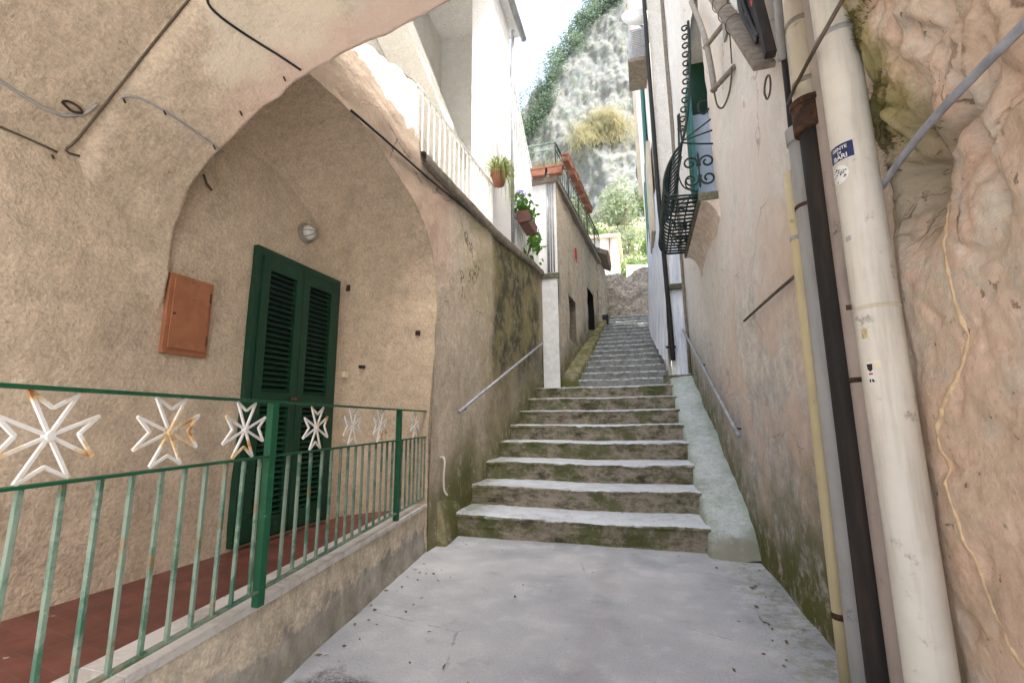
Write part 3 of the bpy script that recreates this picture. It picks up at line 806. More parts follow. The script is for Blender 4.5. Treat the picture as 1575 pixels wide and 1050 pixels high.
# ------------------------------------------------------------------ terrace in front of the door
FRONT = [(-.8, -1.48), (1.27, -1.746), (1.99, -1.843), (2.86, -1.975), (4.75, -2.262)]   # y, x of the parapet face
def fx(y): return interp(FRONT, y)
ter = empty('tiled_terrace', (-2.2, 1.5, 0), 'raised terrace of small red terracotta tiles with a marble edged low wall', 'terrace')
def pw(u, v):
    y = lerp(-.8, 4.62, u); z = lerp(-.05, .43, v)
    return (fx(y) + .012*fbm((0, y, z), 2.5) + .03*(1 - v)*0 + .02*sstep(.12, 0, z), y, z)
MB().grid(pw, 150, 12).build('low_wall', P['base'], ter, smooth=True)
def tf(u, v):
    y = lerp(-.8, 4.7, u); return (lerp(-2.95, fx(y) - .1, v), y, .425 + .002*fbm((u*9, v*3, 0), 1))
MB().grid(tf, 40, 8).build('tile_floor', P['tile'], ter)
mc = MB(); ys = [-.8, -.1, .6, 1.27, 1.93, 1.934, 2.6, 3.3, 4.0, 4.58]
for a, b in zip(ys, ys[1:]):
    if b - a < .01: continue
    a2, b2 = a + .0015, b - .0015
    poly = [(fx(a2) + .022, a2), (fx(b2) + .022, b2), (fx(b2) - .20, b2), (fx(a2) - .20, a2)]
    mc.prism(poly, 'z', .428, .462)
mc.build('marble_coping', P['marble'], ter, bevel=.004)

# green railing with white crosses
RA, RB = Vector((-1.83, 2.13, 0)), Vector((-2.262, 4.61, 0))
def rl(y, z, off=0.):
    # straight run beyond the middle post, near run bends as in the low wall
    if y >= 1.88: x = lerp(-1.787, -2.262, (y - 1.88)/(4.61 - 1.88))
    else: x = lerp(-1.787, -1.60, (1.88 - y)/(1.88 - .80))
    return Vector((x + off, y, z))
ra = empty('green_railing', (-1.9, 2.4, .46), 'green iron terrace railing with white crosses, slim bars and three posts', 'railing')
ZT, ZM, ZB = 1.40, 1.135, .525
for z, w, h, nm in ((ZT, .035, .012, 'top_rail'), (ZM, .032, .010, 'middle_rail'), (ZB, .03, .01, 'bottom_rail')):
    MB().bar(rl(-.7, z), rl(1.88, z), w, h).bar(rl(1.88, z), rl(4.56, z), w, h).build(nm, P['green'] if nm != 'bottom_rail' else P['patina'], ra, bevel=.002)
def bar_y():
    y = -.66
    while y < 4.5:
        yield y; y += .1075 if y < 1.9 else .1145
posts = [1.883, 3.66, 4.53]
for y in posts:
    p = rl(y, .46); MB().box(p.x-.02, p.x+.02, y-.02, y+.02, .455, ZT-.004).build('post', P['green'], ra, bevel=.003)
for y in bar_y():
    if min(abs(y - p) for p in posts) < .045: continue
    MB().bar(rl(y + random.uniform(-.006, .006), ZB), rl(y + random.uniform(-.003, .003), ZM, random.uniform(-.003, .003)), .014, .015, (1, random.uniform(-.2, .2), 0)).build('baluster', P['patina'], ra, bevel=.002)
def cross_mesh(y, Rr=.148):
    c = rl(y, (ZT + ZM)/2); t = (rl(y + .1, 0) - rl(y - .1, 0)).normalized(); up = Vector((0, 0, 1)); nrm = t.cross(up)
    mb = MB()
    def pt(r, a): return c + t*(r*math.cos(a)) + up*(r*math.sin(a)*.93)
    for k in range(4):
        a = k*math.pi/2; d = R(26)
        ju = random.uniform
        A, B, N = pt(Rr*ju(.965, 1.03), a - d + ju(-.05, .05)), pt(Rr*ju(.965, 1.03), a + d + ju(-.05, .05)), pt(Rr*ju(.54, .62), a + ju(-.05, .05))
        for p, q, o in ((c, A, 0), (c, B, 0), (A, N, .001), (N, B, -.001)):
            mb.bar(p + nrm*o, q + nrm*o, .0095, .008, nrm)
    mb.lathe(c - nrm*.008, [(.016, 0), (.018, .008), (.012, .017)], 10, nrm)
    return mb
for y in (-.30, .10, .50, .896, 1.291, 1.694, 2.298, 2.767, 3.243, 4.10):
    cross_mesh(y).build('white_cross', P['cross'], ra)

# ------------------------------------------------------------------ the left house with the balcony
lh = empty('balcony_house', (-2.2, 7, 0), 'white balcony house over a stained plaster wall left of the stairs', 'house')
TOPL = [(1.95, 4.36), (2.87, 4.46), (3.31, 4.64), (3.82, 4.82), (3.90, 4.80), (3.96, 4.1), (5.0, 4.17), (6.5, 4.27), (7.7, 4.42), (8.8, 4.60), (10.05, 4.72)]
arch = [(p.x, p.y) for p in no]
def archz(y):
    best = -.06
    for (a, b), (c, d) in zip(arch, arch[1:]):
        lo, hi = min(a, c), max(a, c)
        if lo <= y <= hi and hi > lo + 1e-6: best = max(best, b + (d - b)*(y - a)/(c - a))
    return best
ys = [1.95 + .05*k for k in range(50)] + [4.44, 4.449, 4.452, 4.47] + [4.5 + .07*k for k in range(80)]
ys = [y for y in ys if y <= 10.06]
lw = MB(); NZ = 60
for y in ys:
    zb = archz(y) if y < 4.45 else -.06
    zt = interp(TOPL, y) + (.05*fbm((0, y, 0), 5.) if y < 3.96 else .008*fbm((0, y, 0), 4.))
    for j in range(NZ+1):
        z = lerp(zb, zt, j/NZ); lean = lerp(-2.20, -2.13, sstep(.5, 3.2, z))
        q = .02*fbm((0, y, z), 1.2) + .008*fbm((0, y, z), 6.)
        lw.v.append((lean + q, y, z))
w = NZ + 1
for i in range(len(ys)-1):
    for j in range(NZ): lw.f.append((i*w+j, (i+1)*w+j, (i+1)*w+j+1, i*w+j+1))
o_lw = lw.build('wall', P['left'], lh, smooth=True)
MB().box(-5.4, -2.98, -.7, 9.95, 0, 3.77).box(-2.97, -2.42, 4.8, 9.95, 0, 3.76).build('light_block_core', P['darkin'], lh)  # unseen solid boxes added to block light from the left
# wall head thickness and light-bouncing balcony floor
wt = MB()
for a, b in zip(ys, ys[1:]):
    za, zb2 = interp(TOPL, a) + (.05*fbm((0, a, 0), 5.) if a < 3.96 else .008*fbm((0, a, 0), 4.)), interp(TOPL, b) + (.05*fbm((0, b, 0), 5.) if b < 3.96 else .008*fbm((0, b, 0), 4.))
    wt.add([(-2.13, a, za - .003), (-2.13, b, zb2 - .003), (-2.36, b, zb2 - .01), (-2.36, a, za - .01)], [(0, 1, 2, 3)])
    wt.add([(-2.36, a, za - .01), (-2.36, b, zb2 - .01), (-2.36, b, 3.7), (-2.36, a, 3.7)], [(0, 1, 2, 3)])
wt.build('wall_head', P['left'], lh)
# dark weathered coping strip under the balcony rail
cp = MB()
def cop(u, v):
    y = lerp(3.98, 10.0, u); zt = interp(TOPL, y)
    pr = [(-2.11, zt - .13), (-2.075, zt - .11), (-2.07, zt - .01), (-2.09, zt + .012), (-2.30, zt + .014)]
    k = min(3, int(v*4)); t = v*4 - k
    x = lerp(pr[k][0], pr[k+1][0], t); z = lerp(pr[k][1], pr[k+1][1], t)
    return (x + .008*fbm((x, y, z), 6), y, z + .006*fbm((x, y, 3), 7))
M_ = plaster('mossy_coping', (.23, .20, .16), (.30, .26, .2), (.14, .13, .09), stucco=.6)
P['coping'] = M_
P['corbel'] = plaster('corbel_plaster', (.66, .54, .43), (.72, .62, .52), (.60, .46, .34), streak=0., stucco=.4)
cp.grid(cop, 120, 12).build('coping', M_, lh, smooth=True)
MB().box(-5.5, -2.37, 2.06, 10.0, 3.78, 4.02).build('light_bounce_floor', P['cream'], lh)  # unseen slab added to bounce light into the loggia
# loggia: pillar, walls, beams and roof
MB().box(-2.57, -2.185, 6.57, 7.62, 4.2, 9.0).build('pillar', P['white'], lh, bevel=.006)
MB().box(-3.75, -3.6, 2.1, 7.8, 4.02, 9.1).build('loggia_rear_wall', P['loggia'], lh)
MB().box(-3.6, -2.57, 7.5, 7.62, 4.02, 9.0).build('loggia_end_wall', P['loggia'], lh)
MB().box(-3.6, -2.2, 2.3, 6.57, 8.9, 9.05).box(-3.6, -2.21, 3.4, 3.75, 8.55, 8.9).box(-3.6, -2.21, 5.4, 5.75, 8.5, 8.9).box(-2.56, -2.2, 2.3, 3.4, 8.6, 8.9).build('ceiling_beams', P['white'], lh)
MB().prism([(4.9, 7.15), (7.5, 6.05), (7.5, 6.35), (4.9, 7.45)], 'x', -3.59, -3.05).build('stair_soffit', P['loggia'], lh)
MB().box(-4.3, -2.04, 2.2, 7.9, 9.055, 9.079).build('eave_soffit', P['white'], lh)
MB().box(-4.3, -2.02, 2.2, 7.9, 9.08, 9.2).build('roof', P['roof'], lh)
MB().tube([(-1.97, 5.2, 9.06), (-1.97, 7.95, 9.02)], .06, 10).build('gutter', P['gutterm'], lh, smooth=True)
# side wall with a raking top: an outer stair that falls away
MB().prism([(7.62, 4.3), (9.85, 4.4), (9.85, 5.95), (7.62, 7.45)], 'x', -2.5, -2.25).build('stair_wall', P['white'], lh)
sr = MB().bar((-2.3, 7.62, 8.85), (-2.3, 9.8, 7.2), .05, .05)
sr.bar((-2.3, 7.64, 7.45), (-2.3, 7.64, 8.85), .03, .03, (1, 0, 0))
for k in range(1, 17):
    t = k/16; sr.bar((-2.3, lerp(7.62, 9.8, t), lerp(7.44, 5.98, t)), (-2.3, lerp(7.62, 9.8, t), lerp(8.85, 7.2, t)), .016, .016, (1, 0, 0))
sr.build('stair_handrail', P['whitep'], lh)
MB().tube([(-2.12, 7.66, 9.0), (-2.16, 7.66, 7.0), (-2.16, 7.66, 4.5)], .03, 8).build('downpipe', P['gutterm'], lh, smooth=True)

def balcony(y0, y1, z0, z1, h, label, step=.15, gap=.05):
    b = empty('balcony_railing', (-2.2, (y0+y1)/2, z0), label, 'railing', 'white balcony railings')
    def q(y, dz): return (-2.2, y, lerp(z0, z1, (y-y0)/(y1-y0)) + dz)
    MB().bar(q(y0, h), q(y1, h), .045, .03).build('top_rail', P['whitep'], b, bevel=.004)
    MB().bar(q(y0, gap), q(y1, gap), .03, .015).build('bottom_rail', P['whitep'], b)
    n = int((y1-y0)/step)
    for k in range(n+1):
        y = lerp(y0+.01, y1-.01, k/n)
        MB().bar(q(y, -.01), q(y, h), .02, .02, (1, 0, 0)).build('baluster', P['whitep'], b)
balcony(3.98, 6.54, 4.12, 4.29, .80, 'white bar railing of the loggia, in front of the bright pillar')
balcony(7.72, 9.95, 4.44, 4.72, .72, 'short white bar railing beyond the pillar, under the blue hydrangea')

# ------------------------------------------------------------------ narrow house with the roof terrace
nh = empty('narrow_house', (-1.75, 10, 2), 'narrow stained house with a roof terrace where the alley tightens', 'house')
def nside(y): return interp([(10.0, -1.75), (12, -1.66), (18.4, -1.2)], y)
MB().grid(lambda u, v: (lerp(-2.35, -1.75, u), 10.0 + .012*fbm((u, v*4, 0), 2), lerp(4.5, 6.9, v)), 10, 30).build('front_wall', P['white'], nh)
def nsf(u, v):
    y = lerp(10.0, 15.9, u); return (nside(y) + .02*fbm((0, y, v*5), 1.5), y, lerp(1.8, 6.88, v))
def nsk(u, v):
    y = lerp(10.0, 15.9, u); z = lerp(1.8, 6.88, v)
    return (11.2 < y < 12.1 and 3.25 < z < 4.45) or (13.9 < y < 15.0 and 3.0 < z < 5.4)
MB().grid(nsf, 118, 100, nsk).build('side_wall', P['narrow'], nh, smooth=True)
for (a, b, c, d) in ((11.2, 12.1, 3.25, 4.45), (13.9, 15.0, 3.0, 5.4)):
    wd = MB(); A0, B0 = nside(a), nside(b); e = .25
    vs = [(A0+.0, a, c), (B0+.0, b, c), (B0+.0, b, d), (A0+.0, a, d), (A0-e, a, c), (B0-e, b, c), (B0-e, b, d), (A0-e, a, d)]
    vs = [(x_, lerp(y_, (a+b)/2, -.08), lerp(z_, (c+d)/2, -.08)) for x_, y_, z_ in vs]
    wd.add(vs, [(4,5,6,7), (0,4,7,3), (1,2,6,5), (0,1,5,4), (3,7,6,2)])
    o = wd.build('window' if d < 5 else 'doorway', P['darkin'] if d > 5 else P['wood'], nh)
MB().prism([(-5, 10.06), (-2.35, 10.06), (-1.82, 15.85), (-5, 15.85)], 'z', 0, 6.87).build('light_block_core', P['darkin'], nh)  # unseen solid fill added to stop light leaking round the openings
MB().box(-2.12, -1.755, 9.93, 9.992, 1.95, 4.5).build('white_door', P['whitep'], nh, bevel=.006)
MB().box(-2.33, -1.72, 9.9, 9.995, 4.503, 4.62).build('door_lintel', P['slab'], nh)
pp = MB()
for x in (-1.95, -1.88, -1.82): pp.tube([(x, 9.95, 4.65), (x, 9.95, 6.85)], .016 if x > -1.94 else .03, 8)
pp.build('downpipes', P['gutterm'], nh, smooth=True)
tp = MB(); tp.prism([(-2.5, 9.88), (-1.69, 9.88), (-1.22, 16.2), (-3.2, 16.2), (-3.2, 9.85)], 'z', 6.885, 7.0)
tp.build('terrace_slab', P['coping'], nh)
gm = MB()
for (a, b) in (((11.95, 5.65), (12.05, 6.05)), ((12.05, 6.05), (12.2, 5.7)), ((12.2, 5.7), (12.35, 6.1)), ((12.35, 6.1), (12.45, 5.6)), ((12.0, 5.85), (12.3, 5.9))):
    x = nside(12.2) + .035; gm.bar((x, lerp(12.2, a[0], .55), lerp(5.9, a[1], .8)), (x, lerp(12.2, b[0], .55), lerp(5.9, b[1], .8)), .006, .028, (1, 0, 0))
gm.build('red_graffiti', P['red'], nh)
# terrace railing
tr = empty('terrace_railing', (-1.6, 10, 7), 'thin dark iron railing round the roof terrace of the narrow house', 'railing')
cor = [(-2.45, 9.93), (-1.72, 9.93), (-1.25, 16.1)]
for (a, b), nm in zip(zip(cor, cor[1:]), ('front', 'side')):
    f = MB(); A = Vector((*a, 0)); B = Vector((*b, 0)); n = int((B-A).length/.21)
    f.bar(A + Vector((0, 0, 7.9)), B + Vector((0, 0, 7.9)), .035, .03).bar(A + Vector((0, 0, 7.09)), B + Vector((0, 0, 7.09)), .025, .02).bar(A + Vector((0, 0, 7.72)), B + Vector((0, 0, 7.72)), .02, .015)
    for k in range(n+1):
        p = A.lerp(B, k/n); f.bar(p + Vector((0, 0, 7.0)), p + Vector((0, 0, 7.9)), .014 if k % 6 else .035, .014 if k % 6 else .035, (1, 0, 0))
    f.build('railing_panel', P['patina'] if nm == 'front' else P['iron'], tr)

def planter(name, c, L, Wd, H, ang, m, label, cat='planter', group=None, plant=None):
    p = empty(name, c, label, cat, group); p.rotation_euler.z = ang
    t = MB()
    for (z0, s0, z1, s1) in ((0, .82, H*.8, .96), (H*.8, 1.04, H, 1.06)):
        vs = []
        for z, s in ((z0, s0), (z1, s1)):
            vs += [(-L/2*s, -Wd/2*s, z), (L/2*s, -Wd/2*s, z), (L/2*s, Wd/2*s, z), (-L/2*s, Wd/2*s, z)]
        t.add(vs, [(0,3,2,1),(4,5,6,7),(0,1,5,4),(1,2,6,5),(2,3,7,6),(3,0,4,7)])
    me = bpy.data.meshes.new('box'); me.from_pydata(t.v, [], t.f); me.materials.append(m)
    o = bpy.data.objects.new('box', me); col.objects.link(o); o.parent = p
    s = MB().box(-L/2*.95, L/2*.95, -Wd/2*.93, Wd/2*.93, H*.985, H*1.004)
    me = bpy.data.meshes.new('soil'); me.from_pydata(s.v, [], s.f); me.materials.append(P['slab'])
    o = bpy.data.objects.new('soil', me); col.objects.link(o); o.parent = p
    if plant:
        me = bpy.data.meshes.new('foliage'); me.from_pydata(plant.v, [], plant.f); me.materials.append(P['dryleaf'])
        o = bpy.data.objects.new('foliage', me); col.objects.link(o); o.parent = p
    return p
names = ['nearest', 'second', 'third', 'fourth', 'farthest']
for k in range(5):
    y = 10.45 + .66*k; x = lerp(-1.70, -1.23, (y - 9.98)/6.12) + .15
    sp = None
    planter('terracotta_planter', (x, y, 7.55), .54, .19, .17, math.atan2(6.12, .54), P['terra'],
            ['terracotta trough at the near end of the row outside the terrace rail', 'terracotta trough second from the near end of the rail row',
             'middle terracotta trough of the row of five on the rail', 'terracotta trough next to the far end of the rail row',
             'terracotta trough at the far end of the row outside the terrace rail'][k], group='terracotta troughs hung along the terrace rail')
rr = random.Random(11)
for k in range(2):
    f = MB()
    for i in range(60):
        p = Vector((rr.uniform(-.16, .16), rr.uniform(-.05, .05), .18)); q = p + Vector((rr.gauss(0, .08), rr.gauss(0, .05), rr.uniform(.08, .30)))
        wv = Vector((.006, 0, 0)); f.add([p - wv, p + wv, q], [(0, 1, 2)])
        if rr.random() < .6: leaf(f, q, .05, rr)
    planter('terracotta_box', (-2.12 + .40*k, 9.84, 7.003), .38, .2, .2, 0, P['terra'],
            ['left terracotta box of dry stems on the terrace slab corner', 'right terracotta box of dry stems on the terrace slab corner'][k], group='terracotta boxes on the slab edge', plant=f)

# next house up the alley with the overhanging roof
rh = empty('roofed_house', (-1.2, 17, 4), 'low stone house with a dark overhanging tiled roof past the narrow house', 'house')
def rhf(u, v):
    y = lerp(15.9, 18.7, u); return (nside(y) + .04*fbm((0, y, v*5), 1.5), y, lerp(3.4, 7.2, v))
MB().grid(rhf, 40, 50).build('wall', P['stone'], rh)
MB().prism([(-5, 15.86), (-1.52, 15.86), (-1.35, 18.8), (-5, 18.8)], 'z', 0, 7.2).build('light_block_core', P['darkin'], rh)  # unseen solid fill added against light leaks at the wall joint
rf_ = MB()
for k in range(10):
    y = 16.2 + .19*k
    rf_.tube([(-2.4, y, 7.9), (-.98, y, 7.28)], .10, 8)
rf_.bar((-2.4, 17.05, 7.82), (-1.0, 17.05, 7.2), 2.0, .06, (0, 0, 1))
rf_.build('roof', P['roof'], rh)
MB().box(-1.32, -1.10, 16.7, 17.1, 4.6, 5.1).build('meter_box', P['dark'], rh)

ew = empty('end_wall', (-.5, 19, 5.2), 'rubble stone wall closing the head of the upper stairs', 'wall')
def ewt(x): return 7.35 + .25*fbm((x, 0, 0), 1.3) + .12*(x+.5)
MB().grid(lambda u, v: (lerp(-1.3, 1.2, u), 18.9 + .07*fbm((u*2.5, 0, v*2.5), 2.2), lerp(5.0, ewt(lerp(-1.3, 1.2, u)), v)), 44, 40).build('stone_face', P['stone'], ew)
MB().grid(lambda u, v: (lerp(-1.3, 1.2, u), lerp(18.9, 19.5, v), ewt(lerp(-1.3, 1.2, u)) - .01), 44, 3).build('wall_top', P['stone'], ew)

fh = empty('far_white_house', (-1.6, 24, 7), 'small far white house with a pinkish tiled roof above the end wall', 'house')
MB().box(-4.2, -.95, 24, 27, 6.0, 11.0).build('wall', P['white'], fh)
MB().prism([(-4.4, 10.98), (-.75, 10.98), (-.75, 11.1), (-4.4, 11.25)], 'y', 23.7, 27.2).build('roof', P['redroof'], fh)
MB().box(-1.35, -1.30, 23.9, 24.0, 9.2, 11.0).build('downpipe', P['terra'], fh)
tw = MB().grid(lambda u, v: (lerp(-.55, 2.5, u), 25.2 + .05*fbm((u*3, v, 0), 1), lerp(6., 9.75, v) + .08*fbm((u*5, 0, 0), 1)), 20, 14).build('garden_wall', P['cream'])
tag(tw, 'cream retaining wall below the bright green bush at the alley end', 'wall')

# ------------------------------------------------------------------ right-hand houses
ri = empty('right_house', (.95, 5, 0), 'tall pinkish peeling plaster house along the right side of the alley', 'house')
W0, W1, WZ0, WZ1 = 5.5, 7.2, 3.92, 6.95
def rw(u, v):
    y = lerp(1.88, 10.05, u); z = lerp(-.08, 11.76, v)  # wall carried up out of view to a height that steers the sun
    q = .022*fbm((0, y, z), .9) + .008*fbm((0, y, z), 5)
    return (.955 + q - .03*sstep(5.5, 7.5, y)*sstep(2.5, 3.4, z)*0, y, z)
def rsk(u, v):
    y = lerp(1.88, 10.05, u); z = lerp(-.08, 11.76, v); return W0 < y < W1 and WZ0 < z < WZ1
o_rw = MB().grid(rw, 110, 170, rsk).build('wall', P['right'], ri, smooth=True)
rr_ = random.Random(77); rb = MB().box(.85, 5, 1.9, 10.0, 11.75, 11.9)  # unseen roof with uneven tile row, added to cast a jagged shadow edge
for k in range(26): rb.tube([(.72, 2.0 + .31*k, 11.95 + rr_.uniform(-.03, .12)), (2.2, 2.0 + .31*k, 12.4)], .13, 8)
rb.build('roof', P['roof'], ri)
MB().box(1.5, 5, 1.95, 9.95, 0., 11.7).build('light_block_core', P['darkin'], ri)  # unseen box added to keep light from leaking through the wall
wr = MB()
a, b, c, d = W0-.05, W1+.05, WZ0-.05, WZ1+.05
wr.box(.97, 1.35, a-.05, a, c, d).box(.97, 1.35, b, b+.05, c, d).box(.97, 1.35, a, b, d, d+.05).box(.97, 1.35, a, b, c-.05, c)
win = wr.build('window', P['cream'], ri)
MB().box(1.33, 1.36, a, b, c, d).build('dark_room', P['darkin'], win)
cu = MB().grid(lambda u, v: (1.22 + .02*math.sin(u*38), lerp(a+.02, b-.02, u), lerp(c, 6.0, v)), 80, 4)
cu.build('curtain', P['curtain'], win, smooth=True)
MB().box(.985, 1.33, 7.08, 7.12, 6.05, 6.96).build('interior_shade_panel', P['door'], win)  # dark panel stands in for the shaded interior above the curtain
MB().box(.985, 1.33, 7.08, 7.12, 3.94, 6.048).build('door_panel', P['curtain'], win)
sh2 = MB().box(.90, .94, 6.7, 7.2, 4.6, 6.35)
for k in range(38): sh2.bar((.895, 6.74, 4.66 + .044*k), (.895, 7.16, 4.66 + .044*k), .02, .012, (1, 0, .6))
sh2.build('shutter_leaf', P['teal'], win)
# slab and corbel beneath the window
def cbf(u, v):
    y = lerp(5.38, 7.35, v); t = u*math.pi/2
    return (.97 - .20*(1 - math.cos(t)), y, lerp(3.38, 3.80, math.sin(t)))
MB().grid(cbf, 10, 30).add([(.97, 5.38, 3.35)] + [cbf(k/10, 0) for k in range(1, 11)] + [(.97, 5.38, 3.80)], [tuple(range(12))]).build('corbel', P['corbel'], ri, smooth=True)
MB().box(.74, .97, 5.37, 7.38, 3.80, 3.90).build('window_slab', P['slab'], ri, bevel=.01)

# wrought-iron belly grille
gl = empty('belly_grille', (.8, 6.4, 3.9), 'dark green wrought iron belly grille with scrolls bulging from the window', 'window grille')
PR = smoothline([(.80, 0, 6.25), (.79, 0, 5.9), (.76, 0, 5.4), (.70, 0, 4.95), (.62, 0, 4.62), (.51, 0, 4.46), (.42, 0, 4.28), (.375, 0, 4.1), (.385, 0, 3.98), (.44, 0, 3.90), (.52, 0, 3.875)], 6)
lo = [p for p in PR if p.z < 4.66]
yn, yf = 5.42, 7.3
for k in range(17):
    y = lerp(yn, yf, k/16)
    pts = [Vector((p.x, y, p.z)) for p in (PR if k in (0, 16) else lo)] + [Vector((.76, y, 3.87))]
    MB().tube(pts, .0135 if k % 16 else .017, 6).build('belly_bar', P['iron'], gl, smooth=True)
for k, p in enumerate(PR[::8]):
    if p.z > 4.7: continue
    MB().tube([(p.x, yn, p.z), (p.x, yf, p.z)], .0125, 6).build('cross_bar', P['iron'], gl, smooth=True)
for x in (.52, .64, .74):
    MB().tube([(x, yn, 3.872), (x, yf, 3.872)], .009, 6).build('floor_bar', P['iron'], gl, smooth=True)
sc = MB()
Y_ = Vector((0, 1, 0)); X_ = Vector((1, 0, 0)); Z_ = Vector((0, 0, 1))
for k in range(12):
    z = 4.78 + .125*k
    x = min(PR, key=lambda p: abs(p.z - z)).x
    sc.tube(spiral((x - .045, yn, z), X_, Z_, .05, .018, 0, 1.1, 12), .010, 6)
sc.build('edge_scrolls', P['iron'], gl, smooth=True)
# side panel: bottom and top rails, upright and four big scrolls
for yy in (yn, yf):
    sp = MB()
    sp.tube([(.42, yy, 3.93), (.96, yy, 3.885)], .012, 6)
    sp.tube(smoothline([(.62, yy, 4.60), (.75, yy, 4.56), (.97, yy, 4.52)], 4), .011, 6)
    sp.tube([(.98, yy, 4.86), (.62, yy, 4.62), (.97, yy, 4.70)], .010, 6)
    sp.tube(smoothline([(.97, yy, 5.02), (.9, yy, 4.93), (.84, yy, 4.97), (.84, yy, 5.08), (.93, yy, 5.1)], 5), .011, 6)
    sp.tube([(.78, yy, 3.98), (.78, yy, 4.02), (.78, yy, 4.2), (.78, yy, 4.40), (.78, yy, 4.45)], [.004, .014, .009, .014, .004], 6)
    for sx, cx in ((-1, .685), (1, .875)):
        for sz, cz in ((1, 4.31), (-1, 4.10)):
            sp.tube(spiral((cx, yy, cz), X_*(-sx), Z_*sz, .088, .028, R(-30), 1.25, 22), .012, 6)
    sp.tube(smoothline([(.60, yy, 4.42), (.55, yy, 4.2), (.6, yy, 4.02), (.74, yy, 3.94)], 5), .009, 6)
    sp.build('scroll_panel', P['iron'], gl, smooth=True)
sp = MB()
for yy in (5.9, 6.35, 6.8):
    sp.tube([(.40, yy, 4.05), (.76, yy, 3.90)], .008, 6)
    sp.tube(spiral((.60, yy, 3.95), X_, Y_, .07, .02, 0, 1.3, 16), .007, 6)
sp.build('floor_scrolls', P['iron'], gl, smooth=True)

# tall cream house that steps into the alley
th = empty('tall_house', (.5, 12, 2), 'tall overexposed cream house stepping into the alley behind the grille', 'house')
def tx(y): return interp([(10.05, .60), (12, .52), (16, .40)], y)
def thx(y, z): return tx(y) - .012*max(0, z - 7)
MB().grid(lambda u, v: (lerp(.60 - .0*v, 1.0, u), 10.06 + .01*fbm((u, v*9, 0), 2), lerp(1.9, 16, v)), 8, 80).build('front_wall', P['cream'], th)
MB().grid(lambda u, v: (thx(lerp(10.06, 16, u), lerp(1.9, 20, v)) + .02*fbm((u*3, v*6, 0), 2), lerp(10.06, 16, u), lerp(1.9, 20, v)), 40, 80).build('side_wall', P['cream'], th, smooth=True)
MB().box(.22, .9, 15.9, 16.05, 9.2, 20).build('yellow_quoin', P['beige'], th)
tsh = MB().box(.42, .46, 11.9, 13.1, 8.6, 11.4)
for k in range(44): tsh.bar((.415, 11.98, 8.7 + .06*k), (.415, 13.02, 8.7 + .06*k), .02, .014, (1, 0, .6))
tsh.build('green_shutter', P['teal'], th)
MB().box(.44, .5, 11.7, 13.3, 8.35, 8.5).box(.40, .5, 11.0, 12.6, 5.8, 8.2).build('ochre_panel', P['beige'], th)
tv = MB()
for (y, z0, z1) in ((13.8, 5.2, 9.2), (14.6, 4.5, 9.)): tv.box(thx(y, 7) - .05, thx(y, 7) - .02, y, y + .7, z0, z1)
tv.build('window_shutter', P['teal'], th)
pc = MB()
for (x, y, r) in ((.93, 9.6, .022), (.92, 9.72, .03), (.915, 9.86, .02), (.57, 10.3, .025), (.5, 12.8, .02)):
    pc.tube(smoothline([(x, y, 13.), (x - .01, y, 10), (x + .01, y + .03, 7.5), (x - .01, y, 6), (x, y, 5.6 if r < .03 else 2.2)], 4), r, 7)
pc.build('cable_run', P['wood'], th, smooth=True)
fa = empty('far_right_house', (.5, 18, 5), 'far cream house end on the right above the rubble wall', 'house')
MB().box(.52, 3, 16.06, 20.5, 3, 15.4).build('wall', P['cream'], fa)
fs = MB()
for (y, z0, z1) in ((17, 9.5, 12), (18.6, 7.0, 9.4)): fs.box(.46, .515, y, y+.9, z0, z1)
fs.build('window_shutter', P['teal'], fa)
MB().box(.3, .52, 16.8, 17.5, 12.2, 13.6).build('wall_box', P['beige'], fa)
br_ = MB().tube(smoothline([(.5, 16.3, 11.4), (.3, 16.3, 10.9), (.22, 16.3, 10.2), (.35, 16.3, 9.7), (.5, 16.3, 9.7)], 5), .035, 7)
br_.build('iron_bracket', P['iron'], fa, smooth=True)

# drain pipe on the corner of the tall house and white sheeting beside it
dp = empty('black_drainpipe', (.6, 9.98, 2.3), 'black drainpipe down the corner of the cream house beside the plastic sheet', 'pipe')
MB().tube(smoothline([(.52, 9.98, 15.), (.55, 9.98, 7.6), (.575, 9.98, 5.6), (.62, 9.98, 3.3), (.63, 9.98, 2.5)], 5), .05, 10).build('pipe', P['dark'], dp, smooth=True)
MB().tube([(.50, 9.97, 2.78), (.70, 9.97, 2.78)], .03, 8).build('bracket', P['rustm'], dp, smooth=True)
sht = MB().grid(lambda u, v: (tx(lerp(10.1, 14.6, u)) - .045 - .05*fbm((u*14, v*1.5, 0), 1.) - .16*(1 - v)**2*math.sin(u*2.2), lerp(10.1, 14.6, u), lerp(2.35 + u*1.9, 6.6 + u*.6, v)), 90, 40).build('plastic_sheet', P['sheet'], smooth=True)
tag(sht, 'crumpled white plastic sheet hanging over the upper stairs beside the black drainpipe', 'sheet')
blue = MB().grid(lambda u, v: (lerp(.68, .93, u), 10.03 + .03*fbm((u*5, v*6, 0), 1), lerp(2.2, 5.0, v)), 10, 40).build('tarpaulin', P['sheet'], smooth=True)
tag(blue, 'narrow bluish tarpaulin strip in the corner right of the black drainpipe', 'tarpaulin')
MB_ = MB().box(.66, .95, 9.9, 10.03, 4.02, 4.12).build('small_ledge', P['slab']); tag(MB_, 'small dark ledge across the bluish tarpaulin strip', 'ledge')

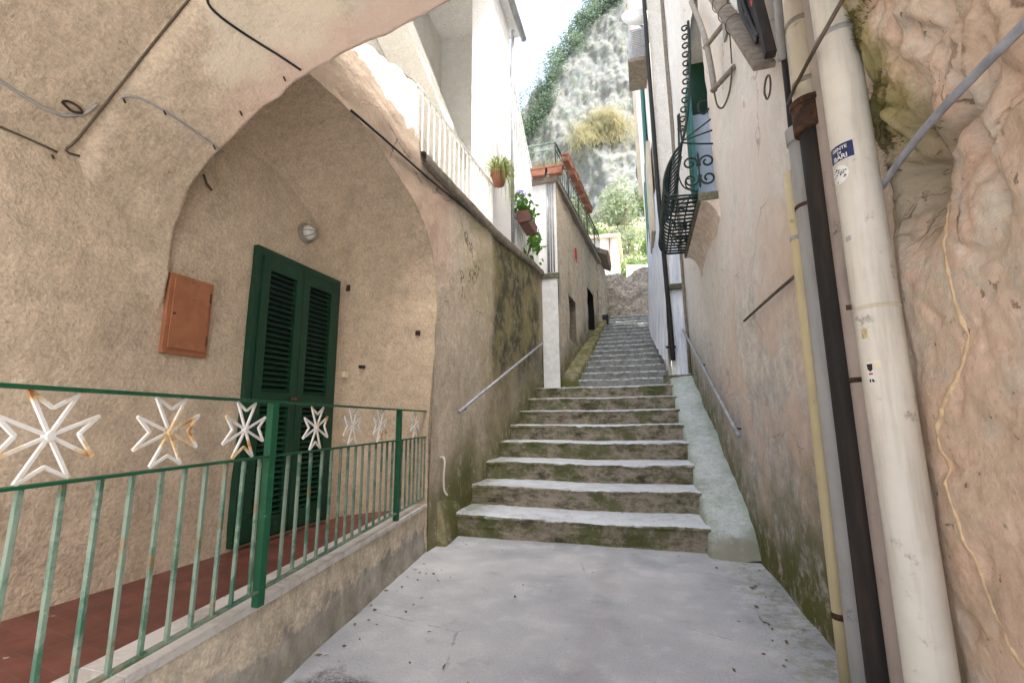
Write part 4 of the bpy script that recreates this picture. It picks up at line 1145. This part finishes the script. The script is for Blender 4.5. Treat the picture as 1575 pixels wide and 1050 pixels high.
# air conditioner and dish high on the tall house
ac = empty('air_conditioner', (.35, 10.9, 10), 'grey air conditioner unit on a bracket high on the cream house', 'air conditioner')
MB().box(.12, .5, 10.2, 11.1, 9.95, 10.75).build('casing', P['gutterm'], ac, bevel=.02)
acg = MB()
for k in range(14): acg.box(.2 + .0*k, .48, 10.188, 10.199, 10.0 + .05*k, 10.025 + .05*k)
acg.build('front_grille', P['zinc'], ac)
MB().box(.08, .55, 10.15, 11.2, 9.82, 9.9).build('bracket', P['wood'], ac)
dsh = empty('satellite_dish', (.3, 10.3, 11.2), 'round white satellite dish just above the air conditioner', 'satellite dish')
MB().lathe((.32, 10.5, 11.25), [(.36, -.10), (.34, -.08), (.25, -.03), (.12, -.005), (.02, 0)], 28, (-.15, .9, -.25)).build('dish', P['paper'], dsh, smooth=True)
MB().tube([(.32, 10.5, 11.25), (.5, 10.7, 11.2)], .03, 8).build('arm', P['gutterm'], dsh, smooth=True)

# ------------------------------------------------------------------ rock pier on the right of the passage
RPX = [(-.1, .87), (.5, .87), (1.0, .865), (1.5, .86), (1.9, .855), (2.2, .86), (2.4, .86), (2.55, .845), (2.72, .79), (2.9, .71), (3.05, .62), (3.3, .44), (3.6, .15), (3.8, -.2)]
rk = empty('rock_pier', (.9, .8, 0), 'coarse pink and grey rock pier carrying the passage vault on the right', 'rock pier')
def rock(u, v):
    z = lerp(-.1, 3.8, v)
    x = interp(RPX, z)
    L = 3.2                                # along the passage, then round the corner
    pull = .115*sstep(2.3, 2.62, z)
    s = u*L
    if s < 2.6: y = -.8 + s*(1 - pull/2.6); ex = 0; cr = 0
    else:
        t = (s - 2.6)/.6; a = t*math.pi/2*1.0
        y = 1.80 - pull + .11*math.sin(a); cr = .14*(1 - math.cos(a)); ex = cr
    p = Vector((x, y, z))
    wu = lerp(.06, 1., sstep(1.75, 2.15, z + .25*(1.5 - y)))
    q = lerp(.018, .05, wu)*fbm(p + Vector((9, 0, 0)), 1.7, 3) + lerp(.005, .016, wu)*fbm(p, 5., 4) + lerp(.003, .009, wu)*fbm(p, 16., 3)
    for scv, am in ((2.1, .075), (4.6, .034), (10., .013)):
        pp_ = Vector((p.x, p.y*1.0 + .06*noise.noise(p*5), p.z*.85 + .4*p.y + .06*noise.noise(p*5 + Vector((7, 1, 2)))))*scv
        dd, cc = noise.voronoi(pp_); rv = noise.cell_vector(cc[0]*9.1) - Vector((.5, .5, .5))
        q += wu*am*(1.3*rv.dot(pp_ - cc[0]) + .5*rv.x) - wu*am*.7*(1 - sstep(0, .16, dd[1] - dd[0]))
    q -= .02*max(0, noise.noise(p*9. + Vector((1, 5, 2))) - .35)/.3
    # hollow under the moss
    h = math.exp(-(((y - 1.70)/.13)**2 + ((z - 2.06)/.22)**2)*1.4); q -= .15*h
    q += .07*math.exp(-(((y - 1.25)/.5)**2 + ((z - 2.45)/.28)**2))
    e = .03*fbm((0, 1, z), 3.)*(s > 2.3)
    q *= 1. if s < 2.6 else .6
    return (x - q + ex, y + e, z)
o_rk = MB().grid(rock, 270, 320).build('rock_face', P['rock'], rk, smooth=True)
MB().box(1.06, 5., -.85, 1.85, 0, 10.8).build('sun_shade_block', P['right'], rk)  # unseen tall block added to stop and shape the sun

# moss tufts on the upper edge of the rock
bv_r = BVHTree.FromPolygons([o_rk.matrix_basis @ v.co + Vector(rk.location) for v in o_rk.data.vertices], [tuple(p.vertices) for p in o_rk.data.polygons])
mt = MB(); rr = random.Random(21)
for i in range(5200):
    y = 1.50 + .36*rr.random()**.7; z = rr.uniform(2.15, 3.0)
    if noise.noise(Vector((y*5, z*5, 1))) < .05 - .9*(y-1.66): continue
    h = bv_r.ray_cast(Vector((-.3, y, z - .1)), Vector((1, 0, .08)))
    if not h[0]: continue
    p = h[0] + h[1]*.0; t = (Vector((-1, rr.gauss(0, .6), rr.gauss(-.2, .6)))).normalized(); w = Vector((0, .004, .002))
    mt.add([p - w, p + w, p + t*rr.uniform(.008, .03)], [(0, 1, 2)])
mt = mt.build('moss', m_leaf('moss_tuft', (.13, .12, .035), (.26, .23, .09)), rk); mt['kind'] = 'stuff'

# ------------------------------------------------------------------ pipes on the right
def pipe(name, label, x, y, z0, z1, r, m, lean=(0, 0), n=24, parts=()):
    p = empty(name, (x, y, z0), label, 'pipe')
    pts = [(x + lean[0]*t/8, y + lean[1]*t/8, lerp(z0, z1, t/8)) for t in range(9)]
    MB().tube(pts, r, n).build('tube', m, p, smooth=True)
    for (nm, z, rr_, h, mm) in parts:
        t = (z - z0)/(z1 - z0); c = (x + lean[0]*t, y + lean[1]*t, z)
        MB().lathe(c, [(rr_*.97, -h/2), (rr_, -h/2 + .002), (rr_, h/2 - .002), (rr_*.97, h/2)], n, (0, 0, 1)).build(nm, mm, p, smooth=True)
    return p
pipe('gas_pipe', 'thin yellow painted gas pipe, leftmost of the upright pipes', .885, 2.85, -.02, 2.70, .034, P['yellow'], (0, -.06),
     parts=[('clamp', .32, .037, .03, P['rustm']), ('clamp', 2.3, .037, .025, P['zinc'])])
pipe('grey_pipe', 'dull grey fibre pipe between the yellow and the rusty pipe', .855, 2.52, -.02, 2.78, .058, P['zinc'], (0, -.04),
     parts=[('collar', 2.74, .066, .08, P['zinc']), ('clamp', 2.35, .062, .02, P['rustm'])])
pipe('cast_iron_pipe', 'dark rusty cast iron pipe with a socket at its head', .825, 2.28, -.02, 2.66, .052, P['cast'], (0, -.03),
     parts=[('socket', 2.68, .072, .13, P['rustm']), ('socket_lip', 2.755, .078, .03, P['rustm'])])
pipe('beige_pipe', 'beige pipe standing in the rusty socket', .825, 2.245, 2.70, 4.3, .056, P['beige'], (0, -.03),
     parts=[('clamp', 2.86, .06, .025, P['lampb']), ('clamp', 3.18, .06, .025, P['lampb'])])
pipe('rear_pipe', 'mottled pinkish grey pipe half hidden behind the white one', .875, 2.20, -.02, 4.2, .05, P['rear'], (0, .0),
     parts=[('clamp', 1.45, .054, .02, P['rustm'])])
wp = pipe('white_pipe', 'fat cream white plastic pipe with stickers, in front of the rock', .78, 1.80, -.02, 4.2, .066, P['pvc'], (0, 0), 40,
     parts=[('joint', 1.665, .0685, .012, P['beige']), ('clamp', 2.72, .07, .02, P['zinc'])])
MB().lathe((.70, 1.80, 1.675), [(.009, -.008), (.009, .008)], 10, (1, -.4, 0)).build('bolt', P['rustm'], wp)

# stickers bent round the white pipe
PC = Vector((.78, 1.80, 0)); PRad = .066
def wrap(mb, ang0, z0, lift):
    # flat (u across, v up) points onto the pipe; u is arc length
    vs = []
    for (u, v, w) in mb.v:
        a = ang0 + u/PRad; r = PRad + lift + w
        vs.append((PC.x + r*math.cos(a), PC.y + r*math.sin(a), z0 + v))
    mb.v = vs; return mb
def flat_rect(w, h, n=14, m=3):
    return MB().grid(lambda u, v: ((u - .5)*w, (v - .5)*h, 0), n, m)
def text_mesh(s, size):
    cu = bpy.data.curves.new('t', 'FONT'); cu.body = s; cu.size = size; cu.align_x = 'CENTER'; cu.offset = size*.02
    ob = bpy.data.objects.new('t', cu); col.objects.link(ob)
    dg = bpy.context.evaluated_depsgraph_get(); me = bpy.data.meshes.new_from_object(ob.evaluated_get(dg))
    mb = MB(); mb.v = [tuple(v.co) for v in me.vertices]; mb.f = [tuple(p.vertices) for p in me.polygons]
    bpy.data.objects.remove(ob); bpy.data.meshes.remove(me); return mb
def shifted(mb, du, dv):
    mb.v = [(a + du, b + dv, c) for a, b, c in mb.v]; return mb
CAMANG = math.atan2(0 - 1.80, 0 - .78)          # side of the pipe that faces the passage
def sticker(name, base, m, ang, z, label):
    o = wrap(base, ang, z, .0008).build(name, m); tag(o, label, 'sticker', 'stickers on the white pipe'); return o
bs = sticker('blue_sticker', flat_rect(.088, .060), P['blue'], CAMANG - .62, 2.235, 'navy blue sticker with white capital letters, topmost on the white pipe')
for s, sz, dv in (('GENTE', .017, .009), ('DI', .014, -.006), ('BARI', .024, -.026)):
    wrap(shifted(text_mesh(s, sz), 0, dv), CAMANG - .62, 2.235, .0016).build('lettering', P['paper'], bs)
def disc(r, n=24, k=4):
    mb = MB(); mb.v.append((0, 0, 0))
    for i in range(1, k+1):
        for j in range(n): mb.v.append((r*i/k*math.cos(6.2832*j/n), r*i/k*math.sin(6.2832*j/n), 0))
    for j in range(n): mb.f.append((0, 1+j, 1+(j+1) % n))
    for i in range(k-1):
        for j in range(n): mb.f.append((1+i*n+j, 1+(i+1)*n+j, 1+(i+1)*n+(j+1) % n, 1+i*n+(j+1) % n))
    return mb
rs = sticker('round_sticker', disc(.034), P['paper'], CAMANG - .80, 2.155, 'round white sticker with black scribbled print below the navy one')
mk = MB(); rr = random.Random(4)
for i in range(34):
    a = rr.uniform(0, 6.28); q = .028*rr.random()**.5; u, v = q*math.cos(a), q*math.sin(a)*1.0; w = rr.uniform(.001, .0035); h = rr.uniform(.0008, .002)
    t = rr.uniform(-.8, .8)
    mk.add([(u - w*math.cos(t) + h*math.sin(t), v - w*math.sin(t) - h*math.cos(t), 0), (u + w*math.cos(t) + h*math.sin(t), v + w*math.sin(t) - h*math.cos(t), 0), (u + w*math.cos(t) - h*math.sin(t), v + w*math.sin(t) + h*math.cos(t), 0), (u - w*math.cos(t) - h*math.sin(t), v - w*math.sin(t) + h*math.cos(t), 0)], [(0, 1, 2, 3)])
wrap(mk, CAMANG - .80, 2.155, .0016).build('print', P['ink'], rs)
sticker('ochre_sticker', flat_rect(.02, .032), P['ochre_st'], CAMANG - .66, 1.575, 'small worn ochre sticker below the pipe joint')
sticker('grey_scuff_sticker', flat_rect(.022, .018), P['zinc'], CAMANG - .80, 1.915, 'tiny grey worn label halfway up the white pipe')
fg = sticker('figure_sticker', flat_rect(.020, .066, 6, 6), P['paper'], CAMANG - .62, 1.445, 'small cut-out sticker of dark, white and red patches, lowest on the pipe')
def patch(pts, m, nm, lift=.0016):
    mb = MB().add([(a, b, 0) for a, b in pts], [tuple(range(len(pts)))])
    wrap(mb, CAMANG - .62, 1.445, lift).build(nm, m, fg)
patch([(-.011, .036), (-.008, .046), (.004, .046), (.009, .036)], P['cream_st'], 'cream_patch')
patch([(.010, .012), (.010, .034), (.02, .04), (.032, .034), (.032, .014)], P['cream_st'], 'cream_patch')
patch([(-.009, .028), (.009, .028), (.008, .008), (0, .002), (-.008, .010)], P['ink'], 'dark_patch')
patch([(-.006, -.002), (.007, -.002), (.007, -.008), (-.006, -.008)], P['inkred'], 'red_patch')
patch([(-.006, -.022), (-.001, -.022), (-.001, -.032), (-.007, -.032)], P['ink'], 'dark_patch')
patch([(.002, -.022), (.006, -.022), (.011, -.032), (.002, -.032)], P['ink'], 'dark_patch')

# conduit, cables and brackets on the right
def cable(name, label, pts, r, m, sub=6, cat='cable', n=8):
    o = MB().tube(smoothline(pts, sub), r, n).build(name, m, smooth=True); return tag(o, label, cat)
def rk_x(y, z):
    h = bv_r.ray_cast(Vector((-.3, y, z)), Vector((1, 0, 0))); return h[0].x if h[0] else .86
cable('conduit', 'straight grey conduit running level across the rock pier', [(rk_x(.3, 2.1) - .02, .2, 2.1), (.80, 1.2, 2.1), (.82, 1.6, 2.1), (.875, 1.95, 2.1)], .0115, P['alu'], 4, 'conduit')
cable('black_cable', 'dark cable slung from the rock roof across the white pipe', [(.83, 1.56, 2.85), (.765, 1.64, 2.77), (.688, 1.715, 2.655), (.70, 1.85, 2.69), (.72, 1.95, 2.733), (.743, 2.15, 2.79), (.79, 2.4, 2.88)], .008, P['cable_b'])
cable('power_cable', 'black vertical power cable behind the grey and beige pipes', [(.87, 2.62, 4.2), (.88, 2.64, 3.6), (.87, 2.62, 3.1), (.875, 2.66, 2.75), (.88, 2.68, 2.4)], .016, P['dark'])
sm_ = MB()
pts = []
rr = random.Random(14)
for k, (y, z) in enumerate([(1.59, 1.99), (1.585, 1.9), (1.572, 1.79), (1.565, 1.68), (1.555, 1.52), (1.60, 1.42), (1.70, 1.31), (1.735, 1.26), (1.725, 1.16), (1.70, 1.037), (1.665, .9), (1.617, .756), (1.57, .69), (1.49, .62)]):
    pts.append((y, z))
sl = smoothline([(0, a, b) for a, b in pts], 8)
sl = [Vector((rk_x(p.y, p.z) + .004, p.y + .006*fbm(p, 25), p.z)) for p in sl]
sm_.tube(sl, [.0085 + .005*fbm(p, 40.) for p in sl], 7).build('mortar_seam', P['foam'], rk, smooth=True)

cb_ = empty('cable_bracket', (.8, 3.2, 4), 'big weathered bracket arm carrying cables high on the pink wall', 'bracket')
MB().bar((.86, 4.15, 5.32), (.80, 2.72, 3.36), .035, .12, (1, 0, 0)).build('arm', P['wood'], cb_, bevel=.006)
MB().bar((.82, 2.90, 4.35), (.82, 2.66, 3.38), .045, .06, (1, 0, 0)).build('brace', P['cast'], cb_, bevel=.006)
MB().bar((.82, 2.80, 3.95), (.82, 2.775, 3.86), .05, .065, (1, 0, 0)).build('red_band', P['red'], cb_)
MB().tube(spiral((.82, 2.78, 3.26), Y_, Z_, .07, .06, 0, 1.0, 18), .006, 6).build('wire_loop', P['cable_b'], cb_, smooth=True)
MB().bar((.87, 2.62, 4.3), (.86, 2.60, 3.75), .02, .09, (1, 0, 0)).build('stay', P['yellow'], cb_)
rr = random.Random(9)
for k in range(3):
    tw_ = MB(); t = .2 + .17*k; c = Vector((.86, 4.15, 5.32)).lerp(Vector((.80, 2.72, 3.36)), t)
    tw_.tube(spiral(c, X_, Vector((0, -.55, .8)), .07, .07, rr.random()*6, 1.05, 16), .004, 5)
    tw_.build('wire_tie', P['cable_b'], cb_, smooth=True)
bd = MB(); rr = random.Random(8)
for k in range(16):
    a = rr.uniform(-.12, .12); b = rr.uniform(-.05, .05)
    bd.tube(smoothline([(.83 + b, 3.25 + a*1.5, 5.2), (.84 + b*.7, 3.12 + a*1.2, 4.6), (.84 + b*.6 - .03, 3.02 + a, 4.15), (.83 + b*.4, 2.92 + a*.5, 3.85 + rr.uniform(-.1, .1)), (.82, 2.84 + a*.3, 3.66)], 4), rr.uniform(.006, .014), 6)
o = bd.build('cable_bundle', P['dark'], smooth=True); tag(o, 'tangled bundle of black cables hanging behind the bracket arm', 'cables')
o = MB().tube(smoothline([(.86, 3.45, 5.0), (.84, 3.36, 4.6), (.85, 3.30, 4.3)], 4), [.01, .05, .06, .06, .055, .05, .045, .03, .01], 10).build('cloth_rag', P['paper'], smooth=True); tag(o, 'pale rag hanging among the black cables', 'rag')
cable('braided_hose', 'grey braided hose beside the beige pipe at the top', [(.85, 2.52, 4.3), (.84, 2.50, 3.8), (.85, 2.56, 3.45), (.86, 2.62, 3.3)], .022, P['zinc'])
lb = empty('line_bracket', (.9, 4.3, 4.7), 'bent grey pipe bracket with a wire loop on the pink wall', 'bracket')
MB().tube(smoothline([(.85, 5.4, 6.5), (.84, 4.9, 5.75), (.82, 4.55, 5.2), (.82, 4.42, 4.85), (.82, 4.34, 4.55), (.82, 4.32, 4.42)], 5), .028, 10).build('bent_pipe', P['lampb'], lb, smooth=True)
for (z, y) in ((5.05, 4.5), (4.42, 4.32)):
    MB().tube([(.80, y, z), (.95, y - .28, z)], .026, 8).build('stub', P['lampb'], lb, smooth=True)
MB().box(.925, .945, 4.12, 4.24, 4.85, 5.3).build('wall_plate', P['zinc'], lb)
MB().tube(smoothline([(.82, 4.34, 4.42), (.83, 4.30, 4.24), (.86, 4.2, 4.15), (.9, 4.08, 4.22), (.93, 4.04, 4.42)], 5), .009, 6).build('wire_loop', P['cable_b'], lb, smooth=True)
MB().tube([(.93, 4.04, 4.45), (.88, 3.75, 4.85), (.84, 3.42, 5.5)], .006, 6).build('guy_wire', P['cable_b'], lb, smooth=True)
cable('wall_rod', 'short rusty rod fixed level along the pink wall beside the gas pipe', [(.93, 2.95, 2.15), (.925, 3.6, 2.165), (.93, 4.55, 2.185)], .011, P['cable_b'], 3, 'rod')
o = MB().bar((.93, 8.2, 6.35), (.90, 8.0, 6.75), .03, .09).build('iron_bracket', P['rustm']); tag(o, 'rusty broken iron stub on the wall above the grille', 'bracket')

def handrail(label, p, q, side):
    h = empty('handrail', p, label, 'handrail', 'steel handrails beside the steps')
    MB().tube([p, Vector(p).lerp(Vector(q), .5), q], .021, 12).build('pipe', P['alu'], h, smooth=True)
    for t in (.06, .5, .94):
        c = Vector(p).lerp(Vector(q), t); MB().tube([c, c + Vector((side*.04, 0, -.06)), c + Vector((side*.11, 0, -.07))], .010, 6).build('bracket', P['rustm'], h, smooth=True)
handrail('grey steel handrail on the left mossy wall above the steps', (-2.07, 4.97, 1.40), (-2.07, 9.7, 2.98), -1)
handrail('grey steel handrail on the right wall above the mortar ramp', (.87, 4.97, 1.13), (.87, 10.3, 3.25), 1)

# ------------------------------------------------------------------ fixtures in the niche and passage
mbx = empty('meter_box', (XW, 2.17, 1.7), 'orange-brown painted meter cabinet on the plaster left of the door', 'meter box')
MB().box(XW-.02, XW+.026, 2.02, 2.315, 1.72, 2.225).build('casing', P['box'], mbx, bevel=.004)
MB().box(XW+.027, XW+.036, 2.045, 2.29, 1.755, 2.195).build('cabinet_door', P['box'], mbx, bevel=.003)
for z in (1.83, 2.12): MB().tube([(XW+.034, 2.292, z-.03), (XW+.034, 2.292, z+.03)], .006, 8).build('hinge', P['rustm'], mbx)
MB().lathe((XW+.036, 2.06, 1.97), [(.008, 0), (.006, .008)], 10, (1, 0, 0)).build('latch', P['rustm'], mbx)

lp = empty('bulkhead_lamp', (XW, 3.15, 2.94), 'round caged bulkhead lamp on the wall above the green door', 'wall lamp')
MB().lathe((XW-.01, 3.15, 2.94), [(.085, 0), (.09, .01), (.09, .035), (.08, .045)], 26, (1, 0, 0)).build('base', P['lampb'], lp, smooth=True)
MB().lathe((XW+.03, 3.15, 2.94), [(.066, 0), (.066, .03), (.055, .06), (.03, .078), (.005, .083)], 22, (1, 0, 0)).build('glass', P['glass'], lp, smooth=True)
cg = MB()
for k in range(4):
    a = k*math.pi/4; d = Vector((0, math.cos(a), math.sin(a))); c = Vector((XW+.03, 3.15, 2.94))
    cg.tube(smoothline([c + d*.074, c + d*.07 + X_*.045, c + d*.04 + X_*.085, c + X_*.092, c - d*.04 + X_*.085, c - d*.07 + X_*.045, c - d*.074], 3), .0035, 5)
cg.build('cage', P['lampb'], lp, smooth=True)

bv_p = [BVHTree.FromPolygons([v.co + Vector(pas.location) for v in o.data.vertices], [tuple(p.vertices) for p in o.data.polygons]) for o in (o_va, o_ni, o_sw)]
bv_l = BVHTree.FromPolygons([v.co + Vector(lh.location) for v in o_lw.data.vertices], [tuple(p.vertices) for p in o_lw.data.polygons])
EYE = Vector((0, 0, 1.3))
def on_wall(dirs, trees, off=.008):
    out = []
    for d in dirs:
        best = None
        for t in trees:
            h = t.ray_cast(EYE, d)
            if h[0] and (best is None or h[3] < best[1]): best = (h[0], h[3])
        if best: out.append(best[0] - d.normalized()*off)
    return out
def camdir(px, py):
    return (CF + CR*((px - 787.5)/700) + CU*((525 - py)/700)).normalized()
pt_, ro_, yw_ = R(9.8), R(-.5), R(16)
CF = Vector((-math.sin(yw_)*math.cos(pt_), math.cos(yw_)*math.cos(pt_), math.sin(pt_)))
r0 = Vector((math.cos(yw_), math.sin(yw_), 0)); u0 = r0.cross(CF)
CR = r0*math.cos(ro_) + u0*math.sin(ro_); CU = u0*math.cos(ro_) - r0*math.sin(ro_)
allp = bv_p + [bv_l]
def wall_cable(name, label, px, r, m, trees=allp, cat='cable', sub=3, off=.007):
    d = smoothline([(a, b, 0) for a, b in px], sub)
    pts = on_wall([camdir(p.x, p.y) for p in d], trees, off)
    o = MB().tube(pts, r, 7).build(name, m, smooth=True); return tag(o, label, cat)
wall_cable('crease_cable', 'dark cable in the crease between ceiling and arch', [(310, -25), (290, 0), (245, 55), (200, 112), (150, 175), (118, 215), (101, 232), (122, 240)], .006, P['cable_b'])
wall_cable('eave_cable', 'thin dark wire along the foot of the vault on the left', [(-30, 182), (0, 195), (45, 214), (88, 234)], .005, P['cable_b'])
wall_cable('hook_cable', 'grey cable looping from the ceiling hook towards the crease', [(-30, 110), (0, 125), (40, 150), (75, 170), (100, 178), (130, 175), (150, 160)], .007, P['zinc'])
wall_cable('arch_cable', 'thin grey cable clipped across the arch soffit above the niche', [(185, 150), (200, 148), (222, 154), (252, 170), (285, 192), (318, 215), (343, 233)], .006, P['zinc'])
wall_cable('long_cable', 'long black cable crossing the arch', [(318, -20), (320, 5), (340, 27), (380, 55), (425, 83), (455, 103), (463, 108)], .007, P['dark'], bv_p)
wall_cable('long_wall_cable', 'black cable running under the coping above the niche arch and stairs', [(478, 118), (540, 170), (600, 222), (660, 275), (740, 340), (790, 383), (828, 418)], .011, P['dark'], [bv_l], off=.05)
hk = wall_cable('ceiling_hook', 'rusty iron ring hook in the ceiling at upper left', [(96, 160), (98, 156), (108, 157), (120, 164), (126, 171), (124, 174), (112, 172), (104, 166), (98, 160)], .006, P['rustm'], cat='hook', off=.012)
for (x, y, l) in ((80, 238, 'rusty hook holding the thin wire at the far left'), (252, 170, 'rusty clip on the arch cable, middle one'), (328, 223, 'rusty clip at the lower end of the arch cable'), (190, 152, 'rusty nail at the upper end of the arch cable'),
                  (369, 171, 'small rusty nail in the pale patch near the arch edge'), (436, 118, 'small rusty nail beside the long black cable on the arch')):
    h = on_wall([camdir(x, y), camdir(x + 3, y + 7)], bv_p, .012)
    o = MB().tube(h, .005, 6).build('rusty_clip', P['rustm']); tag(o, l, 'clip', 'rusty clips and nails on the arch')
h = on_wall([camdir(313, 268), camdir(318, 283), camdir(326, 293)], bv_p[1:], .02)
if len(h) > 1:
    o = MB().tube(h, .008, 6).build('cable_end', P['cable_b']); tag(o, 'short cut cable end poking from the niche vault', 'cable')
for (x, y, w, hh, m, nm, l) in ((529, 576, .05, .055, 'cream_st', 'bell_box', 'small cream bell box right of the green door'), (556, 564, .05, .03, 'ink', 'bell_button', 'small dark bell plate beside the cream bell box'),
                        (642, 512, .03, .05, 'rustm', 'iron_stub', 'rusty iron stub in the niche corner plaster'), (534, 443, .02, .06, 'rustm', 'pintle', 'rusty pintle stub beside the upper corner of the door')):
    c = on_wall([camdir(x, y)], allp, .0)[0]
    o = MB().box(c.x-.02, c.x+.03, c.y-w/2, c.y+w/2, c.z-hh/2, c.z+hh/2).build(nm, P[m], bevel=.004); tag(o, l, 'fixture')

# foot of the left wall by the railing end
wb = MB()
def wbf(u, v):
    y = lerp(4.66, 5.3, v); x = lerp(-2.24, -2.07 - .08*v, u)
    z = lerp(.46, .02, max(0, (u - .1)/.9)**1.4) + .02*fbm((x, y, 0), 5)
    if v < .03 : z = -.02
    return (x, y, z if u < 1 else -.02)
wb.grid(wbf, 12, 14).build('mortar_fillet', P['left'], smooth=True)
tag(bpy.data.objects['mortar_fillet'], 'stained mortar fillet in the corner between railing end and first step', 'mortar fillet')
o = MB().tube(smoothline([(-2.2, 4.76, .90), (-2.16, 4.75, .90), (-2.14, 4.74, .85), (-2.15, 4.74, .7), (-2.14, 4.74, .56), (-2.11, 4.76, .50)], 5), .012, 10).build('vent_pipe', P['pvc'], smooth=True)
tag(o, 'short bent white plastic pipe at the end of the railing', 'pipe')

# ------------------------------------------------------------------ plants on the balcony
hp = empty('hanging_pot', (-2.08, 6.42, 4.95), 'round terracotta pot with a trailing spider plant on the loggia rail', 'potted plant')
pc_ = Vector((-2.03, 6.40, 4.98))
MB().lathe(pc_, [(.085, -.0), (.125, .17), (.14, .175), (.14, .215), (.125, .215), (.12, .19)], 22).build('pot', P['terra'], hp, smooth=True)
rr = random.Random(31); f = MB()
for k in range(170):
    a = rr.uniform(0, 6.283); rad = rr.uniform(.1, .30); up = rr.uniform(.05, .24); drop = rr.uniform(-.05, .30)
    if rr.random() < .28: drop = rr.uniform(.3, .72); a = rr.uniform(-.9, 1.3); rad = rr.uniform(.16, .30)
    b = pc_ + Vector((math.cos(a)*.05, math.sin(a)*.05, .2)); d = Vector((math.cos(a), math.sin(a), 0)); sd = Vector((-math.sin(a), math.cos(a), 0))
    pts = smoothline([b, b + d*rad*.45 + Z_*up, b + d*rad*.9 + Z_*(up*.6 - drop*.25), b + d*rad - Z_*drop], 4)
    for i in range(len(pts)-1):
        w0 = .009*(1 - i/len(pts)); w1 = .009*(1 - (i+1)/len(pts))
        f.add([pts[i] - sd*w0, pts[i] + sd*w0, pts[i+1] + sd*w1, pts[i+1] - sd*w1], [(0, 1, 2, 3)])
f.build('foliage', P['spider'], hp)

hy = empty('hydrangea_planter', (-2.05, 8.25, 5.15), 'brown plastic trough of blue hydrangea hung on the far white railing', 'potted plant')
bx = MB()
for (s, z) in ((0.85, 0), (1, .2)):
    bx.v += [(-2.03 - .12*s, 8.25 - .42*s, 5.02 + z), (-2.03 + .12*s, 8.25 - .42*s, 5.02 + z), (-2.03 + .12*s, 8.25 + .42*s, 5.02 + z), (-2.03 - .12*s, 8.25 + .42*s, 5.02 + z)]
bx.f += [(0,3,2,1),(4,5,6,7),(0,1,5,4),(1,2,6,5),(2,3,7,6),(3,0,4,7)]
bx.build('trough', P['brownp'], hy, bevel=.01)
hb = MB()
for y in (7.95, 8.55): hb.tube(smoothline([(-2.2, y, 5.15), (-2.04, y, 4.99), (-1.89, y, 5.05), (-1.87, y, 5.12)], 4), .008, 6)
hb.build('hanger', P['iron'], hy)
f = MB(); rr = random.Random(33)
for k in range(260):
    p = Vector((-2.05 + rr.gauss(0, .09), 8.1 + rr.gauss(0, .24), 5.27 + abs(rr.gauss(0, .11)))); leaf(f, p, rr.uniform(.07, .14), rr)
f.build('foliage', P['leaf'], hy)
for (y, z) in ((7.82, 5.55), (8.08, 5.52), (7.98, 5.63)):
    q = MB()
    for k in range(130):
        d = Vector((rr.gauss(0, 1), rr.gauss(0, 1), rr.gauss(0, 1))).normalized(); leaf(q, Vector((-2.06, y, z)) + d*.07, .035, rr)
    q.build('flower_head', P['hydr'], hy)
bl = empty('broadleaf_plant', (-2.1, 8.9, 4.7), 'broad-leaved green plant poking through the far white railing', 'plant')
f = MB(); rr = random.Random(35)
for k in range(34):
    p = Vector((-2.06 + rr.gauss(0, .07), 8.95 + rr.gauss(0, .2), 4.98 + rr.gauss(0, .17)))
    leaf(f, p, rr.uniform(.16, .27), rr)
f.build('foliage', P['leaf'], bl)
st_ = MB()
for k in range(5): st_.tube([(-2.25, 8.95, 4.62), (-2.1, 8.8 + .08*k, 4.95 + .04*k)], .006, 5)
st_.build('stem', P['wood'], bl)

# ------------------------------------------------------------------ light, sky, camera
S = Vector((.41, -.287, .866)).normalized()
el = math.asin(S.z); az = math.atan2(S.x, S.y)
wd = bpy.data.worlds.new('World'); scene.world = wd; wd.use_nodes = True
nt = wd.node_tree; bg = nt.nodes['Background']
sky = nt.nodes.new('ShaderNodeTexSky'); sky.sky_type = 'NISHITA'; sky.sun_disc = False
sky.sun_elevation = el; sky.sun_rotation = az; sky.dust_density = 7.; sky.air_density = 1.; sky.ozone_density = 1.
hs = nt.nodes.new('ShaderNodeHueSaturation'); hs.inputs['Saturation'].default_value = .7; hs.inputs['Value'].default_value = 1.
nt.links.new(sky.outputs[0], hs.inputs['Color']); nt.links.new(hs.outputs[0], bg.inputs[0]); bg.inputs[1].default_value = .74
sl_ = bpy.data.lights.new('Sun', 'SUN'); sl_.energy = 8.; sl_.angle = R(.53); sl_.color = (1, .975, .93)
so = bpy.data.objects.new('Sun', sl_); col.objects.link(so); so.rotation_euler = (-S).to_track_quat('-Z', 'Y').to_euler()
so.location = (6, -6, 20)
cam = bpy.data.cameras.new('Camera'); cam.lens = 16; cam.sensor_width = 36; cam.clip_start = .02; cam.clip_end = 600
co = bpy.data.objects.new('Camera', cam); col.objects.link(co)
Mx = Matrix((CR, CU, -CF)).transposed().to_4x4(); Mx.translation = EYE; co.matrix_world = Mx
scene.camera = co
scene.render.engine = 'CYCLES'
scene.view_settings.view_transform = 'Standard'; scene.view_settings.look = 'None'; scene.view_settings.exposure = 0
scene.cycles.max_bounces = 10; scene.cycles.diffuse_bounces = 7
